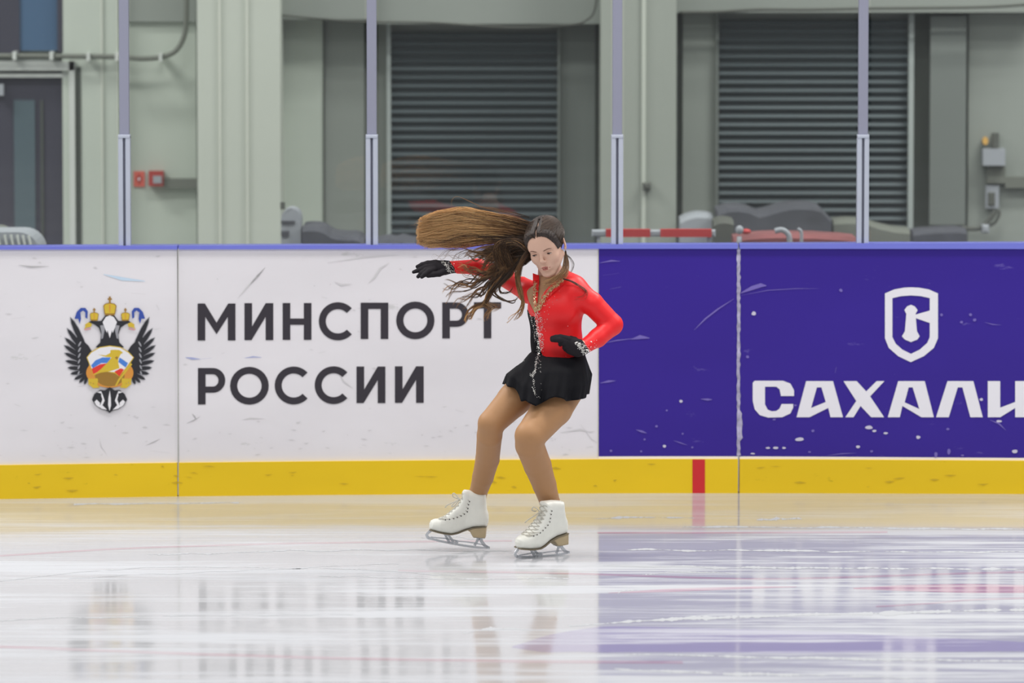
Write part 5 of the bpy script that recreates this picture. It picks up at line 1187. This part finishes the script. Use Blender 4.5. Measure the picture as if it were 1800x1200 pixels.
    for i in range(10):
        for s_ in (-1, 1):
            me_ = MB(); ball(me_, W_(E2[i][0], E2[i][1], s_*sv[i]), (.0026,.0026,.0026), n=5); me_.build('eyelet', M['eyelet'], bt, smooth=True)
            if i < 9:
                q = np.linspace(-1, 1, 13); pts = []
                for t_ in q:
                    f = (t_+1)/2; e_ = np.array(E2[i])*(1-f)+np.array(E2[i+1])*f; r_ = np.array(R2_[i])*(1-f)+np.array(R2_[i+1])*f
                    pts.append(ridge_pt(r_, e_, -s_*t_*(sv[i]*(1-f)+sv[i+1]*f)*.97) if 0 < f < 1 else W_(e_[0], e_[1], -s_*t_*(sv[i]*(1-f)+sv[i+1]*f)))
                ml.tube(pts, .0017, 5)
    for s_, pts in ((1, [(640,285),(590,215),(545,200),(540,250),(590,280),(640,290)]), (-1, [(640,290),(600,320),(550,360),(530,400),(580,380),(640,300)]), (1, [(640,290),(570,330),(490,370),(440,400),(415,435)]), (-1, [(640,288),(690,320),(740,330),(760,300),(700,280)])):
        P = np.array([bp(*q) for q in pts]); ml.tube(spline(W_(P[:, 0]+7, P[:, 1]+2, np.linspace(0, s_*24, len(P))), 5), .0022, 5)
    ball(ml, W_(bp(640,288)[0]+6, bp(640,288)[1]+1, 0), (.005,.005,.006), n=5)
    ml.build('lace', M['lace'], bt, smooth=True)
    return bt
def nets(D, lo, h):
    Sg = D < 0; cs = [Sg[x:Sg.shape[0]-1+x, y:Sg.shape[1]-1+y, z:Sg.shape[2]-1+z] for x in (0,1) for y in (0,1) for z in (0,1)]
    mixed = np.logical_or.reduce(cs) & ~np.logical_and.reduce(cs); idx = np.argwhere(mixed); vid = np.full(mixed.shape, -1, np.int32); vid[mixed] = np.arange(len(idx))
    acc = np.zeros((len(idx), 3)); cnt = np.zeros(len(idx)); crn = [(x, y, z) for x in (0,1) for y in (0,1) for z in (0,1)]
    val = {c: D[idx[:, 0]+c[0], idx[:, 1]+c[1], idx[:, 2]+c[2]] for c in crn}
    for c in crn:
        for ax in range(3):
            if c[ax]: continue
            e = list(c); e[ax] = 1; v0, v1 = val[c], val[tuple(e)]; m = (v0 < 0) != (v1 < 0); q = np.tile(np.array(c, float), (m.sum(), 1)); q[:, ax] = v0[m]/(v0[m]-v1[m]); acc[m] += q; cnt[m] += 1
    V = lo+(idx+acc/cnt[:, None])*h; Fs = []
    for ax in range(3):
        u, v = [(1,2),(2,0),(0,1)][ax]; sl0 = [slice(1,-1)]*3; sl0[ax] = slice(0, -1); sl1 = list(sl0); sl1[ax] = slice(1, None); s0 = Sg[tuple(sl0)]; s1 = Sg[tuple(sl1)]
        for flag, q in (((s0 & ~s1), 1), ((~s0 & s1), -1)):
            e = np.argwhere(flag)
            if not len(e): continue
            e = e+1; e[:, ax] -= 1
            def cell(du, dv): c = e.copy(); c[:, u] -= du; c[:, v] -= dv; return vid[c[:, 0], c[:, 1], c[:, 2]]
            f = np.stack([cell(1,1), cell(0,1), cell(0,0), cell(1,0)], 1); Fs.append(f if q == 1 else f[:, ::-1])
    return V, np.concatenate(Fs)
def dirs(yaw, pitch, roll=0):
    """yaw 0 = toe to the viewer's left, positive turns the toe towards the camera; pitch raises the toe"""
    y_, p_ = math.radians(yaw), math.radians(pitch); ud = np.array([-math.cos(y_)*math.cos(p_), -math.sin(y_)*math.cos(p_), math.sin(p_)]); hz = np.array([-math.cos(y_), -math.sin(y_), 0])
    wd = -math.sin(p_)*hz+np.array([0,0,math.cos(p_)]); r_ = math.radians(roll); vd = np.cross(ud, wd); wd = wd*math.cos(r_)+vd*math.sin(r_); return ud, wd
Y1 = float(Yice(965.5)); o1 = at(861, 964.5, Y1); o1[2] = .002
ud, wd = dirs(-4, 8.6); skate('ice_skate', o1, ud, wd, M['boot'], 1)
Y2 = float(Yice(974)); o2 = at(1001, 974, Y2); o2[2] = .004
ud, wd = dirs(33, -.5, -6); skate('ice_skate', o2, ud, wd, M['boot'], 2)
